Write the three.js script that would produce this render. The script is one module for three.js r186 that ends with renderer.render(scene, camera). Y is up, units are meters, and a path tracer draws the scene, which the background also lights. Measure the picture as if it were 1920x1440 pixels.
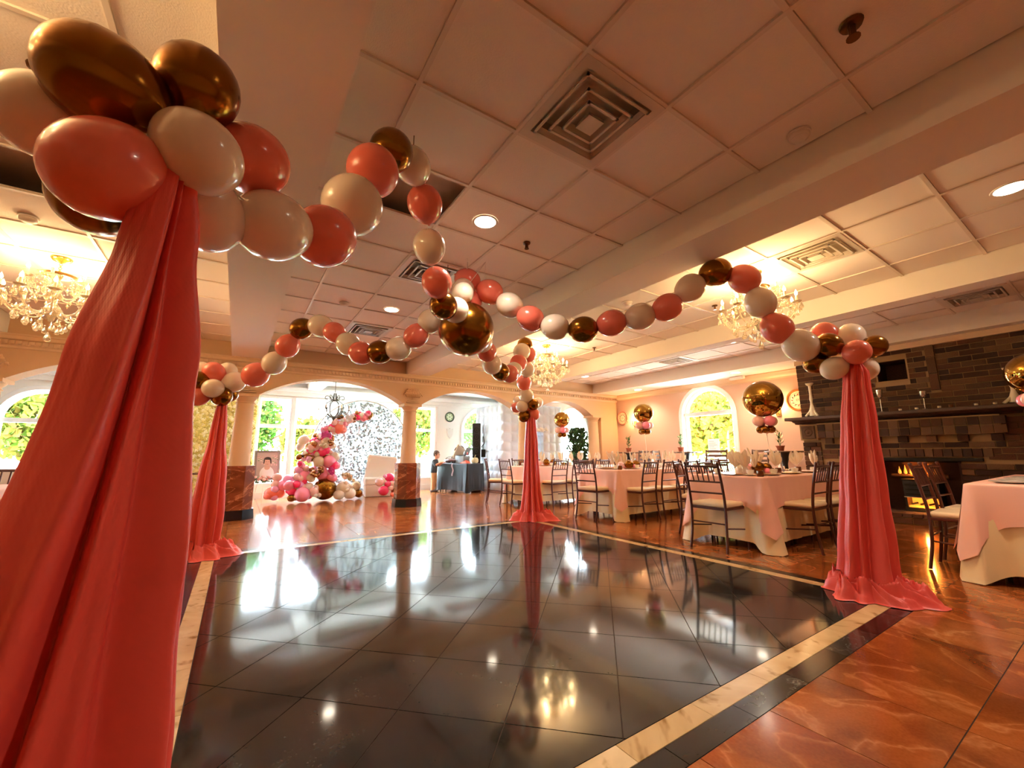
import * as THREE from 'three';
import { mergeGeometries } from 'three/addons/utils/BufferGeometryUtils.js';
import { RoundedBoxGeometry } from 'three/addons/geometries/RoundedBoxGeometry.js';
import { MarchingCubes } from 'three/addons/objects/MarchingCubes.js';
import { ImprovedNoise } from 'three/addons/math/ImprovedNoise.js';
import { RectAreaLightUniformsLib } from 'three/addons/lights/RectAreaLightUniformsLib.js';

// ---------------------------------------------------------------- camera, sky, sun, exposure
const scene = new THREE.Scene();
const V = (x, y, z) => new THREE.Vector3(x, y, z);
const YAW = 0.5835, PITCH = 0.16774, ROLL = -0.00474, FOCAL = 773, CAM = V(0, 1, 0);
const FW = V(Math.sin(YAW) * Math.cos(PITCH), Math.sin(PITCH), -Math.cos(YAW) * Math.cos(PITCH));
const rt0 = V(Math.cos(YAW), 0, Math.sin(YAW)), up0 = rt0.clone().cross(FW);
const RT = rt0.clone().multiplyScalar(Math.cos(ROLL)).addScaledVector(up0, Math.sin(ROLL));
const UP = up0.clone().multiplyScalar(Math.cos(ROLL)).addScaledVector(rt0, -Math.sin(ROLL));
const camera = new THREE.PerspectiveCamera(2 * Math.atan(720 / FOCAL) * 180 / Math.PI, 4 / 3, 0.05, 200);
camera.position.copy(CAM);
camera.quaternion.setFromRotationMatrix(new THREE.Matrix4().makeBasis(RT, UP, FW.clone().negate()));
camera.updateMatrixWorld();

scene.background = new THREE.Color().setRGB(0.66, 0.86, 1.0);          // bright hazy sky, the same all round
scene.backgroundIntensity = 46;
const sun = new THREE.DirectionalLight(new THREE.Color().setRGB(1, 0.93, 0.8), 34);
sun.position.set(-6, 20, 12); sun.target.position.set(2, 0, -6);
Object.assign(sun.shadow.camera, { left: -30, right: 30, top: 30, bottom: -30, near: 1, far: 80 });
sun.shadow.mapSize.set(2048, 2048);
scene.add(sun, sun.target);

const renderer = new THREE.WebGLRenderer();
renderer.toneMapping = THREE.LinearToneMapping;
renderer.toneMappingExposure = 1.52;
renderer.shadowMap.enabled = true;
RectAreaLightUniformsLib.init();
const BULB = 0.23, CAN = 7.5, SCONCE = 1.2;                                // candela of the warm lamps
const WARM = new THREE.Color().setRGB(1, 0.67, 0.31), SOFT = new THREE.Color().setRGB(1, 0.86, 0.68);

// ---------------------------------------------------------------- helpers
let seed = 20240;
const rnd = () => { seed = (seed + 0x6D2B79F5) | 0; let t = Math.imul(seed ^ (seed >>> 15), 1 | seed); t = (t + Math.imul(t ^ (t >>> 7), 61 | t)) ^ t; return ((t ^ (t >>> 14)) >>> 0) / 4294967296; };
const rr = (a, b) => a + (b - a) * rnd();
const PN = new ImprovedNoise();
const fbm = (x, y, z, o = 4) => { let s = 0, a = 0.5; for (let i = 0; i < o; i++) { s += a * PN.noise(x, y, z); x *= 2.03; y *= 2.03; z *= 2.03; a *= 0.5; } return s; };
const clamp = (v, a = 0, b = 1) => Math.min(b, Math.max(a, v));
const lerp = (a, b, t) => a + (b - a) * t;
const ss = (a, b, v) => { const t = clamp((v - a) / (b - a)); return t * t * (3 - 2 * t); };

// a pixel of the photograph is only a direction; the distance comes from the surface named in the call
const ray = (x, y) => RT.clone().multiplyScalar((x - 960) / FOCAL).addScaledVector(UP, -(y - 720) / FOCAL).add(FW);
const onY = (x, y, Y = 0) => { const d = ray(x, y); return d.multiplyScalar((Y - CAM.y) / d.y).add(CAM); };
const onX = (x, y, X) => { const d = ray(x, y); return d.multiplyScalar(X / d.x).add(CAM); };
const onZ = (x, y, Z) => { const d = ray(x, y); return d.multiplyScalar(Z / d.z).add(CAM); };
const atReach = (x, y, r) => { const d = ray(x, y); return d.multiplyScalar(r / Math.hypot(d.x, d.z)).add(CAM); };   // r: distance over the ground

const names = {};
const numbered = (n) => { const k = names[n] = (names[n] ?? -1) + 1; return k ? n + '_' + String(k).padStart(3, '0') : n; };
function tag(o, label, category, group, kind) { o.userData = { label, category }; if (group) o.userData.group = group; if (kind) o.userData.kind = kind; return o; }
function thing(name, label, category, pos = [0, 0, 0], turn = 0, group) {
  const o = new THREE.Group(); o.name = numbered(name); o.position.set(...pos); o.rotation.y = turn; scene.add(o);
  return tag(o, label, category, group);
}
function solo(name, geo, m, label, category, pos = [0, 0, 0], turn = 0, group) {
  const o = new THREE.Mesh(geo, m); o.name = numbered(name); o.position.set(...pos); o.rotation.y = turn; scene.add(o);
  return tag(o, label, category, group);
}
function struct(name, geo, m, label, category = 'room') {
  const o = geo ? new THREE.Mesh(geo, m) : new THREE.Group(); o.name = numbered(name); scene.add(o);
  return tag(o, label, category, null, 'structure');
}
function part(parent, name, geo, m, pos, rot) {
  const o = new THREE.Mesh(geo, m); o.name = name; if (pos) o.position.set(...pos); if (rot) o.rotation.set(...rot); parent.add(o); return o;
}
function copy(src, pos, turn, label, group) {
  const o = src.clone(); o.name = numbered(src.name.replace(/_\d{3}$/, '')); o.position.set(...pos); o.rotation.y = turn; o.userData = { ...src.userData };
  if (label) o.userData.label = label; if (group) o.userData.group = group; scene.add(o); return o;
}
function plain(g) {
  g = g.index ? g.toNonIndexed() : g;
  for (const k of Object.keys(g.attributes)) if (!['position', 'normal', 'uv'].includes(k)) g.deleteAttribute(k);
  if (!g.attributes.uv) g.setAttribute('uv', new THREE.BufferAttribute(new Float32Array(g.attributes.position.count * 2), 2));
  if (!g.attributes.normal) g.computeVertexNormals();
  return g;
}
const join = (...gs) => mergeGeometries(gs.flat().map(plain));
const mv = (g, x = 0, y = 0, z = 0) => g.translate(x, y, z);
const box = (x0, x1, y0, y1, z0, z1) => new THREE.BoxGeometry(x1 - x0, y1 - y0, z1 - z0).translate((x0 + x1) / 2, (y0 + y1) / 2, (z0 + z1) / 2);
const rbox = (w, h, d, r = 0.01, s = 2) => new RoundedBoxGeometry(w, h, d, s, r);
const cyl = (r0, r1, h, s = 16, y = 0) => new THREE.CylinderGeometry(r1, r0, h, s).translate(0, y + h / 2, 0);      // r0 below, r1 above, base at y
const lathe = (pts, s = 24) => new THREE.LatheGeometry(pts.map(([r, y]) => new THREE.Vector2(Math.max(r, 1e-4), y)), s);
const ball = (r, x = 0, y = 0, z = 0, s = 12) => new THREE.SphereGeometry(r, s, Math.max(6, s >> 1)).translate(x, y, z);
const tube = (pts, r, n = 12, s = 6) => new THREE.TubeGeometry(new THREE.CatmullRomCurve3(pts.map((p) => (p.isVector3 ? p : V(...p)))), n, r, s);
function bar(a, b, r0, r1 = r0, s = 8) {       // a straight rod between two points
  const A = V(...a), B = V(...b), d = B.clone().sub(A), L = d.length();
  return new THREE.CylinderGeometry(r1, r0, L, s).translate(0, L / 2, 0).applyQuaternion(new THREE.Quaternion().setFromUnitVectors(V(0, 1, 0), d.normalize())).translate(...a);
}
function grid(nu, nv, f, wrapU = false) {     // f(u, v) -> [x, y, z], smooth normals
  const pos = [], uv = [], idx = [];
  for (let j = 0; j <= nv; j++) for (let i = 0; i <= nu; i++) { pos.push(...f(i / nu, j / nv)); uv.push(i / nu, j / nv); }
  for (let j = 0; j < nv; j++) for (let i = 0; i < nu; i++) { const a = j * (nu + 1) + i, b = a + 1, c = a + nu + 1, d = c + 1; idx.push(a, c, b, b, c, d); }
  const g = new THREE.BufferGeometry(); g.setAttribute('position', new THREE.Float32BufferAttribute(pos, 3)); g.setAttribute('uv', new THREE.Float32BufferAttribute(uv, 2)); g.setIndex(idx); g.computeVertexNormals();
  if (wrapU) { const n = g.attributes.normal; for (let j = 0; j <= nv; j++) { const a = j * (nu + 1), b = a + nu, s = V(n.getX(a) + n.getX(b), n.getY(a) + n.getY(b), n.getZ(a) + n.getZ(b)).normalize(); n.setXYZ(a, s.x, s.y, s.z); n.setXYZ(b, s.x, s.y, s.z); } }
  return g;
}
function slab(poly, y0, y1, du = 0, dv = 0, turn = 0) {   // a polygon [x, z] (clockwise from above) as a flat stone, uv in metres
  const pos = [], uv = [], nor = [], c = Math.cos(turn), s = Math.sin(turn);
  const put = (x, y, z, n, w) => { pos.push(x, y, z); nor.push(...n); uv.push((x * c - z * s) * 0.5 + du, (x * s + z * c) * 0.5 + dv + w * 0); };
  const n = poly.length; let area = 0; for (let i = 0; i < n; i++) { const a = poly[i], b = poly[(i + 1) % n]; area += a[0] * b[1] - b[0] * a[1]; }
  if (area > 0) poly = poly.slice().reverse();
  for (let i = 1; i < n - 1; i++) for (const p of [poly[0], poly[i], poly[i + 1]]) put(p[0], y1, p[1], [0, 1, 0], 0);
  for (let i = 0; i < n; i++) {
    const a = poly[i], b = poly[(i + 1) % n], L = Math.hypot(b[0] - a[0], b[1] - a[1]) || 1, nn = [-(b[1] - a[1]) / L, 0, (b[0] - a[0]) / L];
    for (const [p, y] of [[a, y1], [a, y0], [b, y1], [b, y1], [a, y0], [b, y0]]) put(p[0], y, p[1], nn, 1);
  }
  const g = new THREE.BufferGeometry(); g.setAttribute('position', new THREE.Float32BufferAttribute(pos, 3)); g.setAttribute('normal', new THREE.Float32BufferAttribute(nor, 3)); g.setAttribute('uv', new THREE.Float32BufferAttribute(uv, 2)); return g;
}
function clipPoly(poly, x0, x1, z0, z1) {
  const cut = (p, f, g) => { const out = []; for (let i = 0; i < p.length; i++) { const a = p[i], b = p[(i + 1) % p.length], fa = f(a), fb = f(b); if (fa >= 0) out.push(a); if (fa * fb < 0) { const t = fa / (fa - fb); out.push([lerp(a[0], b[0], t), lerp(a[1], b[1], t)]); } } return out; };
  for (const f of [(p) => p[0] - x0, (p) => x1 - p[0], (p) => p[1] - z0, (p) => z1 - p[1]]) { poly = cut(poly, f); if (poly.length < 3) return null; }
  let a = 0; poly.forEach((p, i) => { const q = poly[(i + 1) % poly.length]; a += p[0] * q[1] - q[0] * p[1]; });
  return Math.abs(a) > 0.0016 ? poly : null;
}
// ---------------------------------------------------------------- textures and materials
function tex(n, f, srgb = true, rep = 1) {      // f(u, v) -> [r, g, b] 0..255 (or one number)
  const d = new Uint8Array(n * n * 4);
  for (let j = 0; j < n; j++) for (let i = 0; i < n; i++) { const c = f(i / n, j / n), k = (j * n + i) * 4, a = Array.isArray(c) ? c : [c, c, c]; d[k] = clamp(a[0], 0, 255); d[k + 1] = clamp(a[1], 0, 255); d[k + 2] = clamp(a[2], 0, 255); d[k + 3] = 255; }
  const t = new THREE.DataTexture(d, n, n); t.wrapS = t.wrapT = THREE.RepeatWrapping; t.magFilter = THREE.LinearFilter; t.minFilter = THREE.LinearFilter; t.repeat.set(rep, rep); if (srgb) t.colorSpace = THREE.SRGBColorSpace; t.needsUpdate = true; return t;
}
function canvasTex(w, h, draw) { const c = document.createElement('canvas'); c.width = w; c.height = h; draw(c.getContext('2d'), w, h); const t = new THREE.CanvasTexture(c); t.colorSpace = THREE.SRGBColorSpace; return t; }
// noise that repeats without a seam: a torus walk
const seamless = (u, v, k, o = 4, zz = 0) => { const a = u * 2 * Math.PI, b = v * 2 * Math.PI, R = k / (2 * Math.PI); return fbm(R * Math.cos(a) + 7 + zz, R * Math.sin(a) + R * 0.9 * Math.cos(b) + 3, R * 1.1 * Math.sin(b) + 11, o); };
const S = (hex, rough = 0.6, o = {}) => new THREE.MeshStandardMaterial({ color: hex, roughness: rough, metalness: 0, ...o });
const P = (hex, rough = 0.6, o = {}) => new THREE.MeshPhysicalMaterial({ color: hex, roughness: rough, metalness: 0, ...o });

const marbleMap = tex(768, (u, v) => {
  const w = seamless(u, v, 5, 4), w2 = seamless(u + w * 0.22, v + w * 0.16, 8, 5, 20), vein = Math.pow(1 - Math.min(1, Math.abs(seamless(u + w2 * 0.12, v - w * 0.1, 7, 4, 40)) * 6), 3);
  const t = clamp(0.5 + w * 1.3 + w2 * 0.9), f = fbm(u * 190, v * 190, 4, 2) * 16;
  return [lerp(134, 182, t) + vein * 34 + f, lerp(70, 104, t) + vein * 38 + f, lerp(32, 52, t) + vein * 32 + f];
});
const pedestalMap = tex(512, (u, v) => {
  const w = seamless(u, v, 5, 4, 60), vein = Math.pow(1 - Math.min(1, Math.abs(seamless(u + w * 0.25, v * 0.6 + w * 0.2, 6, 4, 80)) * 8), 4), t = clamp(0.5 + w * 1.5);
  return [lerp(104, 142, t) + vein * 70, lerp(48, 74, t) + vein * 62, lerp(22, 40, t) + vein * 46];
});
const graniteMap = tex(768, (u, v) => { const c = seamless(u, v, 24, 3, 5) * 26, f = fbm(u * 150, v * 150, 2, 3), b = 46 + c * 1.2 + f * 30; return [b, b * 1.02, b * 1.0]; });
const creamMap = tex(512, (u, v) => { const w = seamless(u, v, 10, 5, 90), d = Math.pow(clamp(seamless(u, v, 26, 4, 110) * 2 - 0.25), 1.2); return [226 + w * 36 - d * 120, 200 + w * 40 - d * 130, 158 + w * 44 - d * 130]; });
const slateMap = tex(512, (u, v) => { const w = seamless(u, v, 14, 4, 130), b = 40 + w * 30, vein = Math.pow(1 - Math.min(1, Math.abs(seamless(u, v * 2, 12, 4, 150)) * 12), 5) * 70; return [b + vein, b * 0.96 + vein, b * 0.9 + vein * 0.9]; });
const tileBump = tex(256, (u, v) => 128 + fbm(u * 60, v * 60, 3, 3) * 150, false);
const weaveBump = tex(256, (u, v) => 128 + 60 * Math.sin(u * 256 * 0.8) * Math.sin(v * 256 * 0.8) + fbm(u * 30, v * 30, 1, 3) * 90, false);
const brickMap = tex(256, (u, v) => { const f = fbm(u * 20, v * 20, 8, 4); return [196 + f * 110, 190 + f * 110, 184 + f * 110]; });
const brickBump = tex(256, (u, v) => 128 + fbm(u * 26, v * 26, 9, 4) * 190, false);
const plasterBump = tex(256, (u, v) => 128 + fbm(u * 34, v * 34, 9, 3) * 80, false, 3);

const M = {
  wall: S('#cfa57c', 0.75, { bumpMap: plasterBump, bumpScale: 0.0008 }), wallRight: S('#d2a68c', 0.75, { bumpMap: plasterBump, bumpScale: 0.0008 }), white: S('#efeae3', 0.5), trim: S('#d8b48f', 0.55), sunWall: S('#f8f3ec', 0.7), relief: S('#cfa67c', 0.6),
  ceil: S('#f0e4d6', 0.9, { bumpMap: tileBump, bumpScale: 0.0015 }), beam: S('#ece0d2', 0.8), bar: S('#e2d2c0', 0.5),
  granite: ['#ffffff', '#dcdcdc', '#c4c6c8', '#f0ece6'].map((c) => S(c, 0.075, { map: graniteMap })),
  cream: ['#ffffff', '#f0e6d8', '#e6dccb'].map((c) => S(c, 0.16, { map: creamMap })), slate: ['#ffffff', '#b4b0ac', '#8c8884'].map((c) => S(c, 0.14, { map: slateMap })),
  marble: ['#ffffff', '#eee4da', '#f6ddc6', '#e0d2c4'].map((c) => S(c, 0.13, { map: marbleMap })), grout: S('#3a2414', 0.8),
  pedestal: S('#ffffff', 0.18, { map: pedestalMap }), blackStone: S('#0d0c0b', 0.2),
  glass: P('#ffffff', 0.0, { transmission: 1, thickness: 0, ior: 1.45 }), frame: S('#f2f0ee', 0.45), darkFrame: S('#e0c9bd', 0.5),
  vent: S('#d6c8b6', 0.3, { metalness: 0.2 }), grille: S('#a89c8c', 0.6), brass: S('#6b4a26', 0.35, { metalness: 0.9 }), plastic: S('#e8dfd2', 0.5),
  can: S('#fff6e6', 0.5, { emissive: new THREE.Color(1, 0.86, 0.66), emissiveIntensity: 14 }), bulb: S('#fff0d0', 0.5, { emissive: new THREE.Color(1, 0.68, 0.32), emissiveIntensity: 26 }),
  crystal: P('#fff2dc', 0.06, { transmission: 0.75, thickness: 0.02, ior: 1.55 }), goldMetal: S('#caa45c', 0.25, { metalness: 0.9 }), candle: S('#f5e6c8', 0.6),
  bCream: P('#f1dfce', 0.22, { clearcoat: 0.5, clearcoatRoughness: 0.08 }), bCoral: P('#ee7562', 0.24, { clearcoat: 0.5, clearcoatRoughness: 0.08 }), bGold: S('#8a5a1c', 0.2, { metalness: 0.95 }), bFoil: S('#a8823c', 0.07, { metalness: 1 }),
  bHot: P('#ef2f66', 0.25, { clearcoat: 0.4 }), bPink: P('#f58aa4', 0.25, { clearcoat: 0.4 }), bBlush: P('#f0bfb8', 0.25, { clearcoat: 0.4 }), bWhite: P('#f3e8da', 0.25, { clearcoat: 0.4 }), bRose: S('#a8744a', 0.25, { metalness: 0.85 }), bLilac: P('#f3a6d2', 0.25, { clearcoat: 0.4 }), bSand: P('#d9c2a0', 0.25, { clearcoat: 0.4 }),
  drape: P('#e9584f', 0.4, { sheen: 0.3, sheenRoughness: 0.4, sheenColor: new THREE.Color('#ff9d8e'), side: THREE.DoubleSide, bumpMap: weaveBump, bumpScale: 0.0004 }),
  cloth: P('#f0b8a2', 0.75, { sheen: 0.4, sheenColor: new THREE.Color('#ffe0d0'), side: THREE.DoubleSide }), skirt: P('#ecd3a2', 0.6, { sheen: 0.4, sheenColor: new THREE.Color('#fff0d0'), side: THREE.DoubleSide }), blackCloth: P('#0c0c0f', 0.5, { sheen: 0.2, sheenColor: new THREE.Color('#8a90a0'), side: THREE.DoubleSide }), whiteCloth: P('#f3eee6', 0.7, { side: THREE.DoubleSide }),
  chair: S('#4c2012', 0.3), seat: P('#e8d3ae', 0.45, { sheen: 0.3 }), wood: S('#5a3a22', 0.45), napkin: P('#efdfca', 0.8, { side: THREE.DoubleSide }), china: S('#f3ece0', 0.15), charger: S('#c99a6a', 0.25, { metalness: 0.4 }), amber: S('#6a3a18', 0.2), silver: S('#cfcac0', 0.18, { metalness: 0.95 }),
  iron: S('#171310', 0.45, { metalness: 0.6 }), leaf: P('#3f6a22', 0.6, { transmission: 0.3, thickness: 0, side: THREE.DoubleSide }), clay: S('#a6573a', 0.7), bone: S('#e6d5b4', 0.5),
  black: S('#0b0b0d', 0.45), grey: S('#8d8f92', 0.5), ribbon: P('#f3e6da', 0.5, { side: THREE.DoubleSide }),
};
// ---------------------------------------------------------------- the room: floor
const X0 = -5.6, X1 = 8.8, ZF = -8.0, ZB = 3.4, ZS = -11.5, CEIL = 2.83, SOFFIT = 2.58;
const DX0 = -0.19, DX1 = 3.89, DZ0 = -5.38, DZ1 = -1.06;                 // dance floor with its pale border
const floor = struct('floor', null, null, 'polished floor of orange brown marble tiles around a black granite dance floor', 'floor');
part(floor, 'grout_bed', box(X0 - 0.3, X1 + 0.3, -0.2, -0.003, ZS - 0.3, ZB + 0.3), M.grout);
{
  const p = 0.4325, u0 = -1.681, v0 = 1.7, q = Math.SQRT1_2, g = 0.0022, ix = [DX0 + 0.1, DX1 - 0.1, DZ0 + 0.1, DZ1 - 0.1];
  for (let i = -14; i < 16; i++) for (let j = -8; j < 18; j++) {
    const a = u0 + i * p + g, b = a + p - 2 * g, c = v0 + j * p + g, d = c + p - 2 * g;                // u = (x + z)/√2, v = (x − z)/√2
    const poly = clipPoly([[a, c], [b, c], [b, d], [a, d]].map(([u, v]) => [(u + v) * q, (u - v) * q]), ix[0] + g, ix[1] - g, ix[2] + g, ix[3] - g);
    if (poly) part(floor, 'granite_tile', slab(poly, -0.02, 0, rnd(), rnd(), rnd() * 6), M.granite[Math.floor(rnd() * 4)]);
  }
  // the double border: pale strip inside, dark strip outside, laid in single stones
  const strip = (x0, x1, z0, z1, alongX, mats, name, from) => {
    const s = alongX ? [x0, x1] : [z0, z1];
    for (let a = from; a < s[1] - 0.01; a += 0.435) {
      const lo = Math.max(a, s[0]) + 0.0015, hi = Math.min(a + 0.435, s[1]) - 0.0015; if (hi - lo < 0.03) continue;
      const r = alongX ? [lo, hi, z0 + 0.0015, z1 - 0.0015] : [x0 + 0.0015, x1 - 0.0015, lo, hi];
      part(floor, name, slab([[r[0], r[2]], [r[1], r[2]], [r[1], r[3]], [r[0], r[3]]], -0.02, 0, rnd(), rnd(), 0), mats[Math.floor(rnd() * 3)]);
    }
  };
  for (const [k, mats, name, f] of [[0, M.cream, 'border_tile', -0.55], [0.1, M.slate, 'edge_tile', -0.42]]) {
    const a = DX0 - k, b = DX1 + k, c = DZ0 - k, d = DZ1 + k;
    strip(a, b, d - 0.1, d, true, mats, name, f); strip(a, b, c, c + 0.1, true, mats, name, f);
    strip(a, a + 0.1, c + 0.1, d - 0.1, false, mats, name, -5.7); strip(b - 0.1, b, c + 0.1, d - 0.1, false, mats, name, -5.6);
  }
  const tiles = [], t = 0.465, hole = [DX0 - 0.1, DX1 + 0.1, DZ0 - 0.1, DZ1 + 0.1];
  for (let i = -17; i < 16; i++) for (let j = -25; j < 9; j++) {
    const x0 = Math.max(1.84 + i * t, X0) + 0.002, x1 = Math.min(1.84 + (i + 1) * t, X1) - 0.002, z0 = Math.max(-0.5 + j * t, ZS) + 0.002, z1 = Math.min(-0.5 + (j + 1) * t, ZB) - 0.002;
    if (x1 - x0 < 0.02 || z1 - z0 < 0.02) continue;
    const bits = [];
    const ov = x1 > hole[0] && x0 < hole[1] && z1 > hole[2] && z0 < hole[3];
    if (!ov) bits.push([x0, x1, z0, z1]);
    else {                                                              // cut the stone round the dance floor
      if (x0 < hole[0]) bits.push([x0, hole[0] - 0.002, z0, z1]);
      if (x1 > hole[1]) bits.push([hole[1] + 0.002, x1, z0, z1]);
      const a = Math.max(x0, hole[0]), b = Math.min(x1, hole[1]);
      if (z0 < hole[2]) bits.push([a, b, z0, hole[2] - 0.002]);
      if (z1 > hole[3]) bits.push([a, b, hole[3] + 0.002, z1]);
    }
    for (const r of bits) if (r[1] - r[0] > 0.015 && r[3] - r[2] > 0.015) {
      const c = V((r[0] + r[1]) / 2, 0, (r[2] + r[3]) / 2), v = c.clone().sub(CAM), dep = v.dot(FW), px = v.dot(RT) / dep * FOCAL, py = v.dot(UP) / dep * FOCAL;
      const seen = dep > 0.3 && Math.abs(px) < 1100 && py > -850;
      tiles.push({ r, size: seen ? (r[1] - r[0]) * (r[3] - r[2]) / dep ** 3 : -v.length() });
    }
  }
  tiles.sort((a, b) => b.size - a.size);
  const rest = [];
  tiles.forEach(({ r }, k) => { const g2 = slab([[r[0], r[2]], [r[1], r[2]], [r[1], r[3]], [r[0], r[3]]], -0.02, 0, rnd(), rnd(), Math.floor(rnd() * 4) * Math.PI / 2); if (k < 290) part(floor, 'marble_tile', g2, M.marble[Math.floor(rnd() * 4)]); else rest.push(g2); });
  part(floor, 'far_marble_tiles', join(rest), M.marble[0]).userData.kind = 'stuff';
}
// ---------------------------------------------------------------- ceiling: trays of square tiles between plastered beams
const ceiling = struct('ceiling', null, null, 'cream coffered ceiling with square tiles set between plaster beams', 'ceiling');
const trays = [[-5.2, -3.1, -3.55], [-2.65, -0.2, -0.61], [0.27, 2.72, 0.6], [3.16, 5.7, 3.49], [5.9, 7.9, 6.35]];
part(ceiling, 'upper_slab', box(X0 - 0.3, X1 + 0.3, CEIL + 0.22, CEIL + 0.4, ZS - 0.3, ZB + 0.3), M.ceil);
{
  const edges = [X0, ...trays.flatMap(([a, b]) => [a, b]), X1];
  for (let i = 0; i < edges.length; i += 2) part(ceiling, 'beam', box(edges[i], edges[i + 1], SOFFIT, CEIL + 0.22, ZF, ZB), M.beam);
  const p = 0.585, z0 = -1.15, full = box(-0.279, 0.279, 0, 0.02, -0.279, 0.279);
  const open = ['2:0:-3', '1:-2:-5'], vents = [], ventAt = ['2:1:-1', '2:1:-5', '2:1:-9', '3:1:-1', '4:1:0', '4:1:-7', '1:-1:-9'];
  trays.forEach(([a, b, g0], k) => {
    if (k === 0) { part(ceiling, 'ceiling_panel', box(a, b, CEIL, CEIL + 0.02, ZF, ZB), M.ceil); return; }
    const xs = [a]; for (let i = -6; i < 8; i++) { const x = g0 + i * p; if (x > a + 0.02 && x < b - 0.02) xs.push(x); } xs.push(b);
    const zs = [ZF]; for (let j = -12; j < 8; j++) { const z = z0 + j * p; if (z > ZF + 0.05 && z < ZB - 0.05) zs.push(z); } zs.push(ZB);
    for (const x of xs.slice(1, -1)) part(ceiling, 'grid_bar', box(x - 0.012, x + 0.012, CEIL - 0.006, CEIL + 0.012, ZF, ZB), M.bar);
    for (const z of zs.slice(1, -1)) part(ceiling, 'grid_bar', box(a, b, CEIL - 0.005, CEIL + 0.011, z - 0.012, z + 0.012), M.bar);
    for (let i = 0; i < xs.length - 1; i++) for (let j = 0; j < zs.length - 1; j++) {
      const x = (xs[i] + xs[i + 1]) / 2, z = (zs[j] + zs[j + 1]) / 2, w = xs[i + 1] - xs[i] - 0.026, d = zs[j + 1] - zs[j] - 0.026;
      const key = k + ':' + Math.round((xs[i] - g0) / p) + ':' + Math.round((zs[j] - z0) / p), isFull = Math.abs(w - 0.559) < 0.002 && Math.abs(d - 0.559) < 0.002;
      if (ventAt.includes(key) && isFull) { vents.push([x, z, k]); continue; }
      if (open.includes(key)) continue;                                 // a tile is missing here and the space above the ceiling shows
      part(ceiling, 'ceiling_tile', isFull ? full : box(-w / 2, w / 2, 0, 0.02, -d / 2, d / 2), M.ceil, [x, CEIL + 0.004 + rnd() * 0.002, z]);
    }
  });
  // square diffusers, four nested cones of sheet metal
  const cone = (s, t, y0, y1) => { const q = [[s, s], [s, -s], [-s, -s], [-s, s]], pos = []; for (let i = 0; i < 4; i++) { const a = q[i], b = q[(i + 1) % 4], k = t / s; pos.push(a[0], y0, a[1], b[0], y0, b[1], a[0] * k, y1, a[1] * k, b[0], y0, b[1], b[0] * k, y1, b[1] * k, a[0] * k, y1, a[1] * k); } const g = new THREE.BufferGeometry(); g.setAttribute('position', new THREE.Float32BufferAttribute(pos, 3)); g.computeVertexNormals(); return g; };
  const ventMat = M.vent.clone(); ventMat.side = THREE.DoubleSide;
  const frameGeo = join([[0.285, 0.235]].flatMap(([o, i]) => [box(-o, o, -0.012, 0.004, -o, -i), box(-o, o, -0.012, 0.004, i, o), box(-o, -i, -0.012, 0.004, -i, i), box(i, o, -0.012, 0.004, -i, i)]));
  const rim = (s) => join(box(-s, s, -0.004, 0.004, -s, -s + 0.014), box(-s, s, -0.004, 0.004, s - 0.014, s), box(-s, -s + 0.014, -0.004, 0.004, -s, s), box(s - 0.014, s, -0.004, 0.004, -s, s));
  const where = ['beside the big balloon garland over the dance floor', 'above the pink garland strand in the middle tray', 'in the middle tray close to the arches', 'beside the crystal chandelier nearest the fireplace', 'in the shaded tray before the brick chimney', 'in the shaded tray close to the arched wall', 'in the tray over the draped pillar by the arches'];
  vents.sort((a, b) => a[2] - b[2] || b[1] - a[1]);
  const ord = [6, 0, 1, 2, 3, 4, 5];
  vents.forEach(([x, z], n) => {
    const t = thing('ceiling_vent', 'square white metal air diffuser ' + (where[ord[n]] ?? 'in the ceiling'), 'air vent', [x, CEIL + 0.004, z], 0, 'square ceiling air diffusers');
    part(t, 'duct', join(box(-0.285, 0.285, 0.15, 0.16, -0.285, 0.285), box(-0.285, -0.275, 0, 0.15, -0.285, 0.285), box(0.275, 0.285, 0, 0.15, -0.285, 0.285), box(-0.275, 0.275, 0, 0.15, -0.285, -0.275), box(-0.275, 0.275, 0, 0.15, 0.275, 0.285)), M.vent); part(t, 'frame', frameGeo, M.vent);
    [[0.225, 0.2], [0.165, 0.14], [0.11, 0.085], [0.055, 0.03]].forEach(([s, u], i) => { const l = part(t, 'louvre', join(cone(s, u, -0.022 - i * 0.004, 0.012), mv(rim(s), 0, -0.022 - i * 0.004, 0)), ventMat); if (i === 3) part(l, 'centre_plate', box(-0.055, 0.055, -0.04, -0.035, -0.055, 0.055), M.vent); });
  });
  // downlights: a lit lens, a trim ring and the light itself
  const cans = [[1.5, -2.65, CEIL], [1.5, -5.07, CEIL], [1.5, -7.3, CEIL], [1.5, 0.2, CEIL], [4.4, -0.26, CEIL], [4.35, -7.3, CEIL], [6.86, -7.2, CEIL], [6.75, -3.56, CEIL], [-1.5, -7.3, CEIL], [8.33, -6.84, SOFFIT], [8.2, -4.3, SOFFIT]];
  const canLabel = ['between the garland and the sprinkler head', 'above the far balloon garland', 'in the middle tray right by the arched wall', 'in the middle tray behind the nearest garland', 'in the tray over the table of stacked plates', 'by the arches in the chandelier tray', 'in the shaded tray by the arched wall', 'halfway along the shaded tray', 'in the tray over the far draped pillar', 'in the soffit above the far wall plate', 'in the soffit above the arched window'];
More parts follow.
